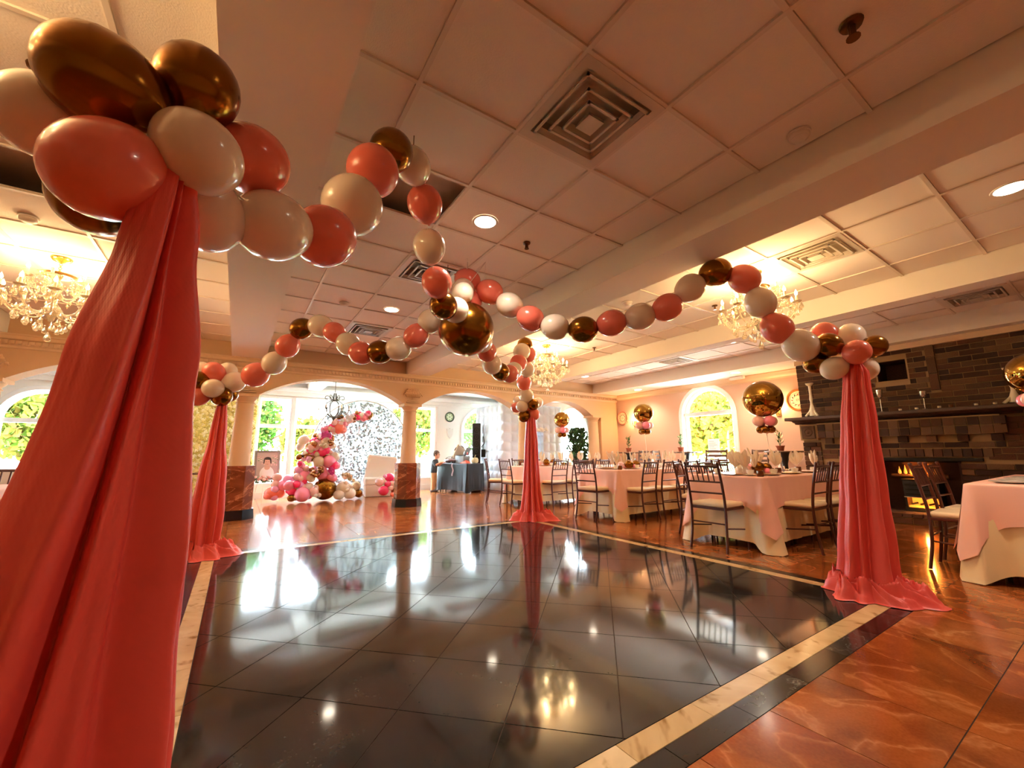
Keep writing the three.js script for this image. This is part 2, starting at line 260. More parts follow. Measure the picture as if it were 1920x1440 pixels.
  cans.forEach(([x, z, y], i) => {
    const t = thing('recessed_light', 'round recessed downlight, lit, ' + canLabel[i], 'downlight', [x, y, z], 0, 'recessed downlights');
    part(t, 'trim_ring', lathe([[0.082, -0.001], [0.1, -0.004], [0.102, 0.0], [0.1, 0.004]], 28), M.plastic); part(t, 'lens', cyl(0.083, 0.083, 0.003, 28, -0.003), M.can);
    const l = new THREE.SpotLight(SOFT, CAN, 0, 1.15, 0.9, 2); l.position.set(0, -0.02, 0); l.target.position.set(0, -1, 0); l.shadow.radius = 4; t.add(l, l.target); l.name = 'downlight_beam';
  });
  for (const [x, z, lab, big] of [[1.97, -2.74, 'beside the lit downlight over the dance floor', 1], [2.06, -0.44, 'beside the beam above the dance floor edge', 1.3], [4.87, -2.73, 'beside the chandelier by the fireplace', 1], [5.08, -5.07, 'in the warm tray between the two chandeliers', 1], [-0.95, -2.65, 'behind the bronze balloons of the near pillar', 1.3]]) {
    const t = thing('sprinkler', 'small bronze sprinkler head hanging from the ceiling ' + lab, 'sprinkler', [x, CEIL, z], 0, 'ceiling sprinkler heads');
    t.scale.setScalar(big); part(t, 'escutcheon', lathe([[0.0, -0.012], [0.03, -0.01], [0.034, 0.001]], 16), M.brass); part(t, 'body', cyl(0.01, 0.012, 0.035, 8, -0.045), M.brass); part(t, 'deflector', join(cyl(0.02, 0.02, 0.003, 12, -0.056), bar([0.014, -0.05, 0], [0.012, -0.01, 0], 0.003), bar([-0.014, -0.05, 0], [-0.012, -0.01, 0], 0.003)), M.brass);
  }
  for (const [x, z, lab] of [[2.57, -0.85, 'next to the beam beside the large air diffuser'], [0.94, -5.14, 'above the far strand of balloons'], [3.85, -3.25, 'beside the beam in the chandelier tray'], [-1.51, -4.52, 'in the warm tray before the chandelier']]) {
    const t = thing('smoke_detector', 'round white smoke detector ' + lab, 'detector', [x, CEIL, z], 0, 'smoke detectors');
    part(t, 'base', cyl(0.06, 0.06, 0.012, 20, -0.012), M.plastic); part(t, 'head', lathe([[0.0, -0.045], [0.03, -0.044], [0.036, -0.036], [0.05, -0.03], [0.052, -0.012]], 20), M.plastic); part(t, 'grille', lathe([[0.044, -0.033], [0.046, -0.028], [0.043, -0.024]], 20), M.grille);
  }
}
// ---------------------------------------------------------------- walls
const COLX = [-2.78, 0.05, 2.88, 5.72, 8.02];
{
  const sh = new THREE.Shape(); const h = 0.19; sh.moveTo(X0, CEIL + 0.22); sh.lineTo(X1, CEIL + 0.22); sh.lineTo(X1, 0); sh.lineTo(8.16, 0); sh.lineTo(8.16, 2.0);
  const bays = [[COLX[3] + h, COLX[4] - h], [COLX[2] + h, COLX[3] - h], [COLX[1] + h, COLX[2] - h], [COLX[0] + h, COLX[1] - h], [X0 + 0.02, COLX[0] - h]];
  for (const [a, b] of bays) {
    const w = (b - a) / 2, rise = w < 1.1 ? 0.33 : 0.365, R = (w * w + rise * rise) / (2 * rise), cx = (a + b) / 2, cy = 2.0 + rise - R, t0 = Math.asin(w / R);
    sh.lineTo(b, 2.0); for (let k = 1; k < 36; k++) { const t = lerp(t0, -t0, k / 36); sh.lineTo(cx + R * Math.sin(t), cy + R * Math.cos(t)); } sh.lineTo(a, 2.0);
  }
  sh.lineTo(X0, 2.0); sh.closePath();
  const wall = struct('wall_far', new THREE.ExtrudeGeometry(sh, { depth: 0.3, bevelEnabled: false, curveSegments: 8 }).translate(0, 0, ZF - 0.3), M.wall, 'cream plaster wall of wide arches between the hall and the sunroom', 'wall');
  // cornice with its row of dentils
  const cor = struct('trim_1', null, null, 'cream dentil cornice running over the arches', 'trim');
  const prof = new THREE.Shape([[0, 2.4], [0.02, 2.4], [0.025, 2.43], [0.04, 2.44], [0.04, 2.5], [0.075, 2.515], [0.095, 2.55], [0.12, 2.565], [0.12, 2.58], [0, 2.58]].map(([x, y]) => new THREE.Vector2(x, y)));
  part(cor, 'moulding', new THREE.ExtrudeGeometry(prof, { depth: X1 - X0, bevelEnabled: false }).rotateY(-Math.PI / 2).translate(X1, 0, ZF), M.trim);
  const dents = []; for (let x = X0 + 0.02; x < X1; x += 0.06) dents.push(box(x, x + 0.032, 2.448, 2.495, ZF + 0.03, ZF + 0.075)); part(cor, 'dentil_course', join(dents), M.trim).userData.kind = 'stuff';
}
// arched opening outline: rectangle with a round head
function archPath(path, a, b, y0, top) { const r = (b - a) / 2, cy = top - r; path.moveTo(a, y0); path.lineTo(b, y0); path.lineTo(b, cy); for (let k = 1; k < 24; k++) { const t = Math.PI * k / 24; path.lineTo((a + b) / 2 + r * Math.cos(t), cy + r * Math.sin(t)); } path.lineTo(a, cy); path.closePath(); return path; }
function archRing(a, b, y0, top, w, depth) { const s = archPath(new THREE.Shape(), a - w, b + w, y0 - w, top + w); s.holes.push(archPath(new THREE.Path(), a, b, y0, top)); return new THREE.ExtrudeGeometry(s, { depth, bevelEnabled: true, bevelSize: 0.006, bevelThickness: 0.006, bevelSegments: 1 }); }
let winNo = 0;
function archedWindow(place, a, b, y0, top, cross, label) {     // drawn in x/y, then put on its wall by place(geometry)
  const w = struct('window_' + (++winNo), null, null, label, 'window'); const mid = (a + b) / 2, r = (b - a) / 2;
  part(w, 'casing', place(archRing(a, b, y0, top, 0.075, 0.05).translate(0, 0, -0.01)), M.frame);
  part(w, 'sash', place(archRing(a + 0.05, b - 0.05, y0 + 0.05, top - 0.05, 0.05, 0.06).translate(0, 0, -0.16)), M.frame);
  part(w, 'transom', place(join(box(a, b, cross - 0.035, cross + 0.035, -0.17, -0.06), box(a, b, cross + 0.035, cross + 0.05, -0.15, -0.04))), M.frame);
  const up = new THREE.Shape(); { const cy = top - r; up.moveTo(a + 0.05, cross + 0.04); up.lineTo(b - 0.05, cross + 0.04); const rr2 = r - 0.05; const t0 = Math.asin(clamp((cross + 0.04 - cy) / rr2, -1, 1)); for (let k = 0; k <= 20; k++) { const t = lerp(Math.max(0, t0), Math.PI - Math.max(0, t0), k / 20); up.lineTo(mid + rr2 * Math.cos(t), cy + rr2 * Math.sin(t)); } up.closePath(); }
  part(w, 'pane', place(new THREE.ShapeGeometry(up).translate(0, 0, -0.12)), M.glass);
  part(w, 'pane', place(new THREE.PlaneGeometry(b - a - 0.1, cross - y0 - 0.09).translate(mid, (cross + y0 + 0.015) / 2, -0.12)), M.glass);
  part(w, 'sill', place(box(a - 0.1, b + 0.1, y0 - 0.06, y0, -0.2, 0.08)), M.frame);
  return w;
}
// right wall, facing −x: drawing x runs along +z
const onRight = (g) => g.rotateY(-Math.PI / 2).translate(X1, 0, 0);
{
  const wall = struct('wall_right', null, null, 'peach plaster wall with arched windows beside the fireplace', 'wall');
  const s = new THREE.Shape([[ZS - 0.3, 0], [ZB, 0], [ZB, CEIL + 0.22], [ZS - 0.3, CEIL + 0.22]].map((p) => new THREE.Vector2(...p)));
  s.holes.push(archPath(new THREE.Path(), -5.95, -4.75, 0.55, 2.46)); s.holes.push(archPath(new THREE.Path(), -10.6, -9.2, 0.4, 2.35));
  part(wall, 'plaster', onRight(new THREE.ExtrudeGeometry(s, { depth: 0.22, bevelEnabled: false }).translate(0, 0, -0.22)), M.wallRight);
  archedWindow(onRight, -5.95, -4.75, 0.55, 2.46, 1.88, 'white framed arched window in the peach wall beside the fireplace');
  archedWindow(onRight, -10.6, -9.2, 0.4, 2.35, 1.7, 'white framed arched window behind the quilted booth');
  const prof = new THREE.Shape([[0, 2.44], [0.015, 2.44], [0.02, 2.465], [0.06, 2.5], [0.085, 2.545], [0.1, 2.56], [0.1, 2.58], [0, 2.58]].map(([x, y]) => new THREE.Vector2(-x, y)));
  const cr = struct('trim_2', null, null, 'cream crown moulding along the peach wall', 'trim');
  part(cr, 'moulding', new THREE.ExtrudeGeometry(prof, { depth: ZB - ZF, bevelEnabled: false }).translate(X1, 0, ZF), M.trim);
  struct('baseboard_right', box(X1 - 0.02, X1, 0, 0.12, ZF, ZB), M.trim, 'white baseboard under the peach wall', 'baseboard');
}
{ // sunroom far wall with its window band
  const wall = struct('wall_back', null, null, 'white sunroom wall with tall windows', 'wall');
  const rects = [[-1.9, -1.2], [0.36, 1.03], [1.14, 1.98], [2.1, 2.94], [3.06, 3.9], [4.02, 4.82]], s = new THREE.Shape([[X0, 0], [X1, 0], [X1, CEIL + 0.22], [X0, CEIL + 0.22]].map((p) => new THREE.Vector2(...p)));
  for (const [a, b] of rects) s.holes.push(new THREE.Path([[a, 0.34], [b, 0.34], [b, 2.36], [a, 2.36]].map((p) => new THREE.Vector2(...p))));
  s.holes.push(archPath(new THREE.Path(), -3.75, -2.6, 0.7, 2.26)); s.holes.push(archPath(new THREE.Path(), 5.78, 7.0, 0.4, 2.36));
  part(wall, 'plaster', new THREE.ExtrudeGeometry(s, { depth: 0.2, bevelEnabled: false }).translate(0, 0, ZS - 0.2), M.sunWall);
  const put = (g) => g.translate(0, 0, ZS);
  archedWindow(put, -3.75, -2.6, 0.7, 2.26, 1.66, 'white framed arched window behind the near draped pillar'); archedWindow(put, 5.78, 7.0, 0.4, 2.36, 1.7, 'white arched window beside the black speaker tower');
  rects.forEach(([a, b], i) => {
    const w = struct('window_' + (++winNo), null, null, 'tall white sash window of the sunroom, ' + ['far left', 'behind the framed portrait', 'behind the balloon arch', 'behind the round backdrop', 'behind the round backdrop edge', 'beside the green wall plate'][i].replace('far left', 'beside the yellow flower wall'), 'window');
    const ring = (o, y0, y1, t, z0, z1) => join(box(a - o, a - o + t, y0, y1, z0, z1), box(b + o - t, b + o, y0, y1, z0, z1), box(a - o + t, b + o - t, y0, y0 + t, z0, z1), box(a - o + t, b + o - t, y1 - t, y1, z0, z1));
    part(w, 'casing', put(ring(0.05, 0.29, 2.41, 0.06, -0.02, 0.03)), M.frame); part(w, 'sash', put(ring(0, 0.34, 2.36, 0.05, -0.14, -0.08)), M.frame);
    part(w, 'meeting_rail', put(box(a, b, 1.66, 1.74, -0.15, -0.06)), M.frame);
    part(w, 'pane', put(new THREE.PlaneGeometry(b - a - 0.1, 1.27).translate((a + b) / 2, 1.025, -0.11)), M.glass); part(w, 'pane', put(new THREE.PlaneGeometry(b - a - 0.1, 0.57).translate((a + b) / 2, 2.025, -0.11)), M.glass);
    if (i) part(w, 'mullion_cover', put(box(b + 0.02, Math.min(b + 0.09, 4.9), 0.3, 2.4, 0.0, 0.05)), M.darkFrame);
  });
  struct('trim_3', join(box(X0, X1, 2.44, 2.54, ZS, ZS + 0.06), box(X0, X1, 2.54, 2.64, ZS, ZS + 0.14)), M.white, 'white crown moulding over the sunroom windows', 'trim');
  struct('baseboard_back', box(X0, X1, 0, 0.14, ZS, ZS + 0.025), M.white, 'white baseboard of the sunroom', 'baseboard');
  // sunroom ceiling beams
  const c = struct('ceiling', null, null, 'white coffered sunroom ceiling behind the arches', 'ceiling');
  part(c, 'panel', box(X0, X1, 2.76, 2.86, ZS, ZF - 0.3), M.white);
  for (const x of [-4.2, -1.4, 1.5, 4.3, 7.1]) part(c, 'beam', box(x - 0.15, x + 0.15, 2.6, 2.76, ZS, ZF - 0.3), M.white);
  part(c, 'beam', box(X0, X1, 2.62, 2.76, -10.2, -9.9), M.white);
}
struct('wall_left', box(X0 - 0.22, X0, -0.2, CEIL + 0.2, ZS - 0.3, ZB + 0.3), M.wall, 'plain cream wall closing the hall', 'wall');
struct('wall_near', box(X0, X1, -0.2, CEIL + 0.2, ZB, ZB + 0.22), M.wall, 'plain cream wall behind the dance floor', 'wall');
// ---------------------------------------------------------------- columns and the urn reliefs over them
{
  const oct = (r, y0, y1, r1 = r) => new THREE.CylinderGeometry(r1, r, y1 - y0, 8, 1).rotateY(Math.PI / 8).translate(0, (y0 + y1) / 2, 0);
  const flat = (g) => { g = g.index ? g.toNonIndexed() : g; g.computeVertexNormals(); return g; };
  const where = ['behind the near draped pillar', 'beside the framed portrait', 'beside the pink balloon pile', 'behind the far draped pillar', 'against the peach wall'];
  COLX.forEach((x, i) => {
    const c = thing('column', 'cream round column ' + (i < 4 ? 'on an octagonal brown marble pedestal ' : 'engaged ') + where[i], 'column', [x, 0, ZF - 0.15], 0, 'columns of the arched wall'); c.userData.kind = 'structure';
    if (i < 4) { part(c, 'plinth', flat(oct(0.29, 0, 0.15, 0.275)), M.blackStone); part(c, 'pedestal', flat(oct(0.25, 0.15, 0.83)), M.pedestal); }
    else part(c, 'plinth', box(-0.2, 0.2, 0, 0.1, -0.2, 0.2), M.white);
    part(c, 'shaft', lathe([[0.155, i < 4 ? 0.83 : 0.1], [0.15, 0.9], [0.142, 1.2], [0.125, 1.84], [0.14, 1.845], [0.142, 1.86], [0.126, 1.87]], 32), M.wall);
    part(c, 'capital', join(lathe([[0.126, 1.87], [0.13, 1.89], [0.165, 1.93], [0.17, 1.95]], 32), box(-0.18, 0.18, 1.95, 2.0, -0.18, 0.18)), M.wall);
    if (i === 4) return;
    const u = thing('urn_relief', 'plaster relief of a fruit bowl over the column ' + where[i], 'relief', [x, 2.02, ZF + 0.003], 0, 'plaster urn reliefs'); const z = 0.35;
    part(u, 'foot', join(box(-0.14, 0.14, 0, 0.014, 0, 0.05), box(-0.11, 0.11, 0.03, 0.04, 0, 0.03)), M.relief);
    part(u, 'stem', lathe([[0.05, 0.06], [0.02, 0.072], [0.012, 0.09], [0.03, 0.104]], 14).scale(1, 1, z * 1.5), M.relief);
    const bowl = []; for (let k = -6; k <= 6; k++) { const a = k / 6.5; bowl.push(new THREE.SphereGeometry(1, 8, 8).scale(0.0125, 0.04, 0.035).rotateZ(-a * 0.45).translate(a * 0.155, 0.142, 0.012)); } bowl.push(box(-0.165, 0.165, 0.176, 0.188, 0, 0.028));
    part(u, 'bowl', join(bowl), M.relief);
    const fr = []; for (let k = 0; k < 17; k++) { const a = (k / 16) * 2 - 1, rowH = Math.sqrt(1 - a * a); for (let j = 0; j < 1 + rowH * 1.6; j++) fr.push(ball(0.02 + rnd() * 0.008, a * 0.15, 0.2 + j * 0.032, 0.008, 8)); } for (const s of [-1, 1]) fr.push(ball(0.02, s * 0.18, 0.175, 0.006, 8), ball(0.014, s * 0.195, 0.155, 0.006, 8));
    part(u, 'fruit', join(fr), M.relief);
  });
}
// ---------------------------------------------------------------- draped pillars at the corners of the dance floor
const PILLARS = { near: [-0.17, -1.1], right: [3.87, -1.12], mid: [3.87, -5.32], left: [-0.17, -5.32] };
const mix = (pts, h) => { for (let i = 1; i < pts.length; i++) if (h <= pts[i][0]) return lerp(pts[i - 1][1], pts[i][1], ss(0, 1, (h - pts[i - 1][0]) / (pts[i][0] - pts[i - 1][0]))); return pts[pts.length - 1][1]; };
function drapedPillar([px, pz], label, o) {
  const t = thing('draped_pillar', label, 'draped pillar', [px, 0, pz], 0, 'coral draped pillars');
  part(t, 'base_plate', box(-0.06, 0.06, 0, 0.02, -0.06, 0.06), M.iron); part(t, 'pole', cyl(0.02, 0.02, 1.68, 12, 0.02), M.iron);
  const f = V(-px, 0, -pz).normalize(), r = V(f.z, 0, -f.x), top = o.top ?? 1.6, NU = 180, NV = 84, rest = 0.74;   // f: towards the middle of the room's entrance; r: across
  const shape = (th, h) => {
    let k = 1; for (const [a0, a1, w, d, h0 = 0, h1 = 2] of o.valleys) { let e = th - lerp(a0, a1, h); e = Math.atan2(Math.sin(e), Math.cos(e)); const wh = w * (0.75 + 0.5 * h); k -= d * Math.exp(-((e / wh) ** 2)) * ss(h0 - 0.05, h0 + 0.12, h) * (1 - ss(h1 - 0.1, h1 + 0.1, h)); k += d * 0.25 * Math.exp(-(((Math.abs(e) - wh * 1.9) / wh) ** 2)); }
    return k + 0.05 * fbm(Math.cos(th) * 2.1 + o.seed, h * 2.3, Math.sin(th) * 2.1, 3) + 0.06 * fbm(Math.cos(th) * 5 + o.seed, h * 5.3 + Math.sin(th) * 1.4, Math.sin(th) * 5, 3);
  };
  const g = grid(NU, NV, (u, v) => {
    const th = -u * 2 * Math.PI; let h, R, y, sx = 1;
    if (v < rest) { h = v / rest; y = lerp(top, 0.05, h); R = mix(o.R, h) * shape(th, h); }
    else {
      h = 1; const w = (v - rest) / (1 - rest); let pud = o.puddle; for (const [a, wd, ext] of o.tails) { let e = th - a; e = Math.atan2(Math.sin(e), Math.cos(e)); pud += ext * Math.exp(-((e / wd) ** 2)); }
      R = mix(o.R, 1) * shape(th, 1) * (1 - 0.16 * Math.sin(w * Math.PI)) + pud * w * (0.85 + 0.3 * fbm(Math.cos(th) * 3 + o.seed, 2, Math.sin(th) * 3, 2));
      y = 0.052 * (1 - w) + (0.5 + fbm(Math.cos(th) * 4 + w * 2, o.seed, Math.sin(th) * 4 - w * 5, 3)) * 0.17 * Math.sin(Math.min(1, w * 1.1) * Math.PI) ** 0.8 + 0.008;
      if (w > 0.93) y = 0.004 + (1 - w) / 0.07 * (y - 0.004);
    }
    const cx = R * Math.cos(th) * (o.deep ?? 1) + (o.shiftF ?? 0) * h, cy = R * Math.sin(th) * (o.wide ?? 1) + (o.shift ?? 0) * h;
    return [f.x * cx + r.x * cy, Math.max(y, 0.003), f.z * cx + r.z * cy];
  }, true);
  const uvA = g.attributes.uv; for (let i = 0; i < uvA.count; i++) uvA.setXY(i, uvA.getX(i) * 3, uvA.getY(i) * 4);
  part(t, 'drape', g, M.drape);
  // ribbon of cloth tied round the head of the pole
  part(t, 'tie', lathe([[0.03, top - 0.04], [0.042, top - 0.015], [0.044, top], [0.036, top + 0.02], [0.022, top + 0.03]], 24), M.drape);
  return t;
}
drapedPillar(PILLARS.near, 'tall coral satin draped pillar under the largest bronze balloons', { top: 1.64, seed: 3, R: [[0, 0.035], [0.12, 0.06], [0.3, 0.095], [0.55, 0.13], [0.8, 0.16], [1, 0.18]], valleys: [[0.42, -0.66, 0.1, 0.4], [0.62, -0.05, 0.4, 0.34], [0.8, 0.62, 0.2, 0.3], [1.5, 1.25, 0.16, 0.3], [-1.5, -1.7, 0.3, 0.3], [2.3, 2.2, 0.3, 0.35], [-2.5, -2.4, 0.3, 0.35], [3.1, 3.1, 0.25, 0.3]], puddle: 0.12, tails: [[1.2, 0.5, 0.12], [-1.4, 0.6, 0.15]], wide: 1.02, shift: -0.08 });
drapedPillar(PILLARS.right, 'coral satin draped pillar beside the fireplace with a puddled hem', { top: 1.68, seed: 9, R: [[0, 0.04], [0.06, 0.075], [0.3, 0.1], [0.6, 0.125], [0.85, 0.15], [1, 0.17]], valleys: [[-0.55, -0.35, 0.1, 0.34], [0.15, 0.1, 0.22, 0.4], [0.75, 1.1, 0.16, 0.24], [-1.3, -1.2, 0.16, 0.3], [1.7, 1.8, 0.2, 0.3], [2.6, 2.6, 0.3, 0.35], [-2.3, -2.3, 0.3, 0.35]], puddle: 0.05, tails: [[1.5, 0.7, 0.2], [-0.3, 0.8, 0.1], [-1.6, 0.4, 0.05]], shift: -0.1 });
drapedPillar(PILLARS.mid, 'coral satin draped pillar in front of the white quilted booth', { top: 1.66, seed: 17, R: [[0, 0.04], [0.08, 0.075], [0.35, 0.1], [0.7, 0.125], [1, 0.17]], valleys: [[-0.9, -1.0, 0.12, 0.3], [-0.3, -0.2, 0.1, 0.32], [0.25, 0.4, 0.1, 0.3], [0.9, 1.0, 0.12, 0.3], [1.7, 1.8, 0.2, 0.3], [2.6, 2.6, 0.3, 0.35], [-2.3, -2.3, 0.3, 0.35]], puddle: 0.08, tails: [[1.4, 0.5, 0.22], [-1.4, 0.5, 0.14]] });
drapedPillar(PILLARS.left, 'coral satin draped pillar half hidden behind the nearest pillar', { top: 1.66, seed: 25, R: [[0, 0.035], [0.3, 0.07], [0.55, 0.115], [0.8, 0.14], [1, 0.13]], valleys: [[-0.8, -0.7, 0.14, 0.3], [0.0, 0.15, 0.2, 0.4], [0.7, 0.75, 0.12, 0.3], [1.5, 1.5, 0.2, 0.3], [2.4, 2.4, 0.3, 0.35], [-2.1, -2.1, 0.3, 0.35]], puddle: 0.07, tails: [[1.45, 0.4, 0.24], [0.3, 0.6, 0.1]], shift: -0.03 });

// ---------------------------------------------------------------- balloons
const eggAt = (n, stretch = 1.14, taper = 0.13) => { const p = []; for (let i = 0; i <= n; i++) { const t = Math.PI * i / n; p.push([Math.sin(t) * (1 + taper * -Math.cos(t) * 0.5), -Math.cos(t) * stretch]); } return p; };
const EGG = lathe(eggAt(18).map(([r, y]) => [r, y]), 28), EGG_SMALL = lathe(eggAt(10), 14), KNOT = lathe([[0.0, -1.3], [0.09, -1.28], [0.05, -1.2], [0.1, -1.12]], 10);
const ROUND = new THREE.SphereGeometry(1, 40, 28);
const BM = { w: M.bCream, c: M.bCoral, g: M.bGold, h: M.bHot, p: M.bPink, b: M.bBlush, i: M.bWhite, r: M.bRose, l: M.bLilac, s: M.bSand, f: M.bFoil };
const BNAME = { w: 'cream balloon', c: 'coral balloon', g: 'bronze gold balloon', h: 'hot pink balloon', p: 'pink balloon', b: 'blush balloon', i: 'ivory balloon', r: 'rose gold balloon', l: 'lilac pink balloon', s: 'sand balloon', f: 'gold foil balloon' };
function balloon(parent, at, rad, kind, dir, small = false, knot = true) {
  const b = part(parent, 'balloon', small ? EGG_SMALL : EGG, BM[kind]); b.userData.label = BNAME[kind];
  b.position.copy(at).sub(parent.position); b.scale.setScalar(rad); if (dir) b.quaternion.setFromUnitVectors(V(0, 1, 0), dir.clone().normalize());
  if (knot && !small) part(b, 'knot', KNOT, BM[kind]);
  return b;
}
// clusters on the pillar heads: pixel, layer in front of or behind the pole, radius in metres, colour
function cluster(pillar, label, list, rad) {
  const P0 = PILLARS[pillar], reach = Math.hypot(...P0), t = thing('balloon_cluster', label, 'balloons', [P0[0], 1.62, P0[1]], 0, 'balloon clusters on the pillars'), hub = V(P0[0], 1.72, P0[1]);
  for (const [x, y, layer, kind, s = 1] of list) { const at = atReach(x, y, reach + layer); balloon(t, at, rad * s, kind, at.clone().sub(hub)); }
  part(t, 'hub', ball(0.035, 0, 0.1, 0, 10), M.bCream);
  return t;
}
cluster('near', 'largest cluster of bronze, coral and cream balloons on the nearest pillar', [[200, 158, 0.05, 'g', 1.08], [370, 165, 0.06, 'g', 0.95], [92, 222, 0.2, 'w', 0.95], [205, 318, 0.0, 'c'], [370, 285, -0.02, 'w', 0.9], [470, 300, 0.16, 'c'], [385, 398, 0.14, 'w', 0.95], [190, 365, 0.26, 'g'], [260, 270, 0.2, 'w']], 0.094);
cluster('right', 'balloon cluster on the pillar beside the fireplace', [[1555, 647, -0.1, 'g', 0.9], [1547, 628, 0.1, 'c'], [1595, 632, 0.1, 'w'], [1637, 650, 0.08, 'g', 0.85], [1606, 661, -0.1, 'c', 0.93], [1532, 680, 0.0, 'g', 0.88], [1565, 690, -0.08, 'w', 0.88], [1621, 690, 0.06, 'w', 0.86]], 0.098);
cluster('mid', 'small balloon cluster on the pillar before the quilted booth', [[979, 762, -0.1, 'w', 0.9], [1000, 759, -0.1, 'g', 0.88], [969, 764, 0.06, 'c', 0.85], [1001, 776, 0.0, 'c', 0.92], [983, 780, -0.04, 'g', 0.92], [973, 752, 0.1, 'w', 0.85], [1008, 755, 0.1, 'w', 0.85], [988, 770, 0.12, 'c', 0.9]], 0.1);
cluster('left', 'balloon cluster on the pillar beside the yellow flower wall', [[380, 697, 0.08, 'w', 0.95], [402, 699, -0.02, 'c', 1.0], [427, 697, 0.1, 'w', 0.9], [373, 714, -0.03, 'g', 0.95], [400, 728, -0.12, 'w', 0.92], [437, 717, -0.02, 'w', 1.05], [373, 742, 0.0, 'c', 0.98], [416, 742, -0.04, 'g', 0.95], [430, 738, 0.1, 'g', 0.8]], 0.104);

const CENTRE = [1.83, -3.22];
function strand(pillar, label, list, rad, reaches) {
  const P0 = PILLARS[pillar], t = thing('balloon_garland', label, 'balloon garland', [CENTRE[0], CEIL - 0.02, CENTRE[1]], 0, 'balloon garlands from the pillars to the ceiling centre');
  const dx = CENTRE[0] - P0[0], dz = CENTRE[1] - P0[1];
  const pts = list.map(([x, y], i) => {
    if (reaches) return atReach(x, y, mix(reaches, i));
    const d = ray(x, y), k = (dz * P0[0] - dx * P0[1]) / (dz * d.x - dx * d.z); return d.multiplyScalar(k).add(CAM);   // the upright plane through pillar and centre
  });
  pts.forEach((p, i) => { const q = pts[Math.min(i + 1, pts.length - 1)], o = pts[Math.max(i - 1, 0)]; balloon(t, p, rad * (list[i][3] ?? 1), list[i][2], o.clone().sub(q)); });
  // thread the balloons are tied to, and the ceiling hook it runs over
  const line = [V(P0[0], 1.72, P0[1]), ...pts, V(CENTRE[0], CEIL - 0.02, CENTRE[1])].map((p) => p.clone().sub(t.position)), peak = pts.reduce((a, b) => (b.y > a.y ? b : a));
  part(t, 'thread', tube(line, 0.0025, 80, 5), M.ribbon); part(t, 'hook', bar([peak.x - t.position.x, peak.y - t.position.y, peak.z - t.position.z], [peak.x - t.position.x, 0.02, peak.z - t.position.z], 0.003), M.brass);
  return t;
}
strand('near', 'cream, coral and bronze balloon garland rising from the nearest pillar', [[515, 425, 'w', 0.9], [610, 443, 'c', 0.92], [662, 384, 'w', 1.06], [700, 320, 'c', 1.06], [735, 283, 'g'], [774, 312, 'w', 0.94], [797, 384, 'c'], [805, 464, 'w'], [819, 531, 'c'], [832, 574, 'g'], [855, 581, 'w'], [868, 549, 'w', 0.9]], 0.108, [[0, 1.3], [1, 1.42], [2, 1.62], [3, 1.82], [4, 2.02], [5, 2.2], [6, 2.42], [7, 2.66], [8, 2.9], [9, 3.12], [10, 3.34], [11, 3.55]]);
strand('left', 'balloon garland from the pillar beside the yellow flower wall', [[480, 702, 'c', 1.1], [515, 680, 'w'], [540, 648, 'c'], [566, 616, 'g', 0.95], [602, 611, 'w'], [628, 624, 'c', 0.92], [654, 646, 'w'], [678, 662, 'c'], [713, 660, 'g'], [748, 653, 'w'], [781, 629, 'c'], [808, 601, 'w'], [838, 578, 'c', 0.95]], 0.115);
strand('right', 'longest balloon garland, from the fireplace pillar over to the big bronze balloon', [[1500, 647, 'w', 1.05], [1456, 615, 'c'], [1425, 567, 'w'], [1395, 523, 'c'], [1341, 511, 'g'], [1293, 541, 'w'], [1250, 577, 'c'], [1199, 594, 'w'], [1146, 606, 'c'], [1093, 618, 'g'], [1040, 613, 'w'], [994, 597, 'c'], [955, 572, 'w'], [918, 547, 'c'], [876, 526, 'c']], 0.116);
strand('mid', 'balloon garland zigzagging above the pillar before the quilted booth', [[987, 742, 'w', 1.05], [983, 717, 'c', 1.05], [989, 693, 'w'], [991, 664, 'c'], [984, 646, 'g'], [978, 660, 'w', 1.1], [972, 681, 'c', 1.05], [963, 695, 'w'], [955, 701, 'c', 1.05], [938, 697, 'g'], [922, 683, 'w', 1.05], [912, 659, 'c'], [903, 640, 'w']], 0.112, [[0, 6.5], [4, 5.95], [7, 5.35], [9, 4.95], [12, 4.2]]);
{
  const at = atReach(874, 617, 3.68), t = thing('giant_balloon', 'giant round bronze gold balloon hanging over the dance floor', 'balloon', [at.x, at.y, at.z]);
  part(t, 'body', ROUND.clone().scale(0.255, 0.25, 0.255), M.bGold); part(t, 'neck', lathe([[0.0, 0.3], [0.03, 0.29], [0.016, 0.265], [0.05, 0.24]], 14), M.bGold); part(t, 'cord', bar([0, 0.28, 0], [0, CEIL - at.y, 0], 0.004), M.ribbon);
  const c = thing('balloon_cluster', 'small pink and cream balloon topper above the giant bronze balloon', 'balloons', [CENTRE[0], CEIL - 0.05, CENTRE[1]]);
  balloon(c, atReach(868, 545, 3.7), 0.105, 'w', V(0.3, 1, 0)); balloon(c, atReach(884, 566, 3.75), 0.1, 'c', V(-0.6, -1, 0)); balloon(c, atReach(893, 600, 3.95), 0.1, 'w', V(0.2, -1, 0.2));
}
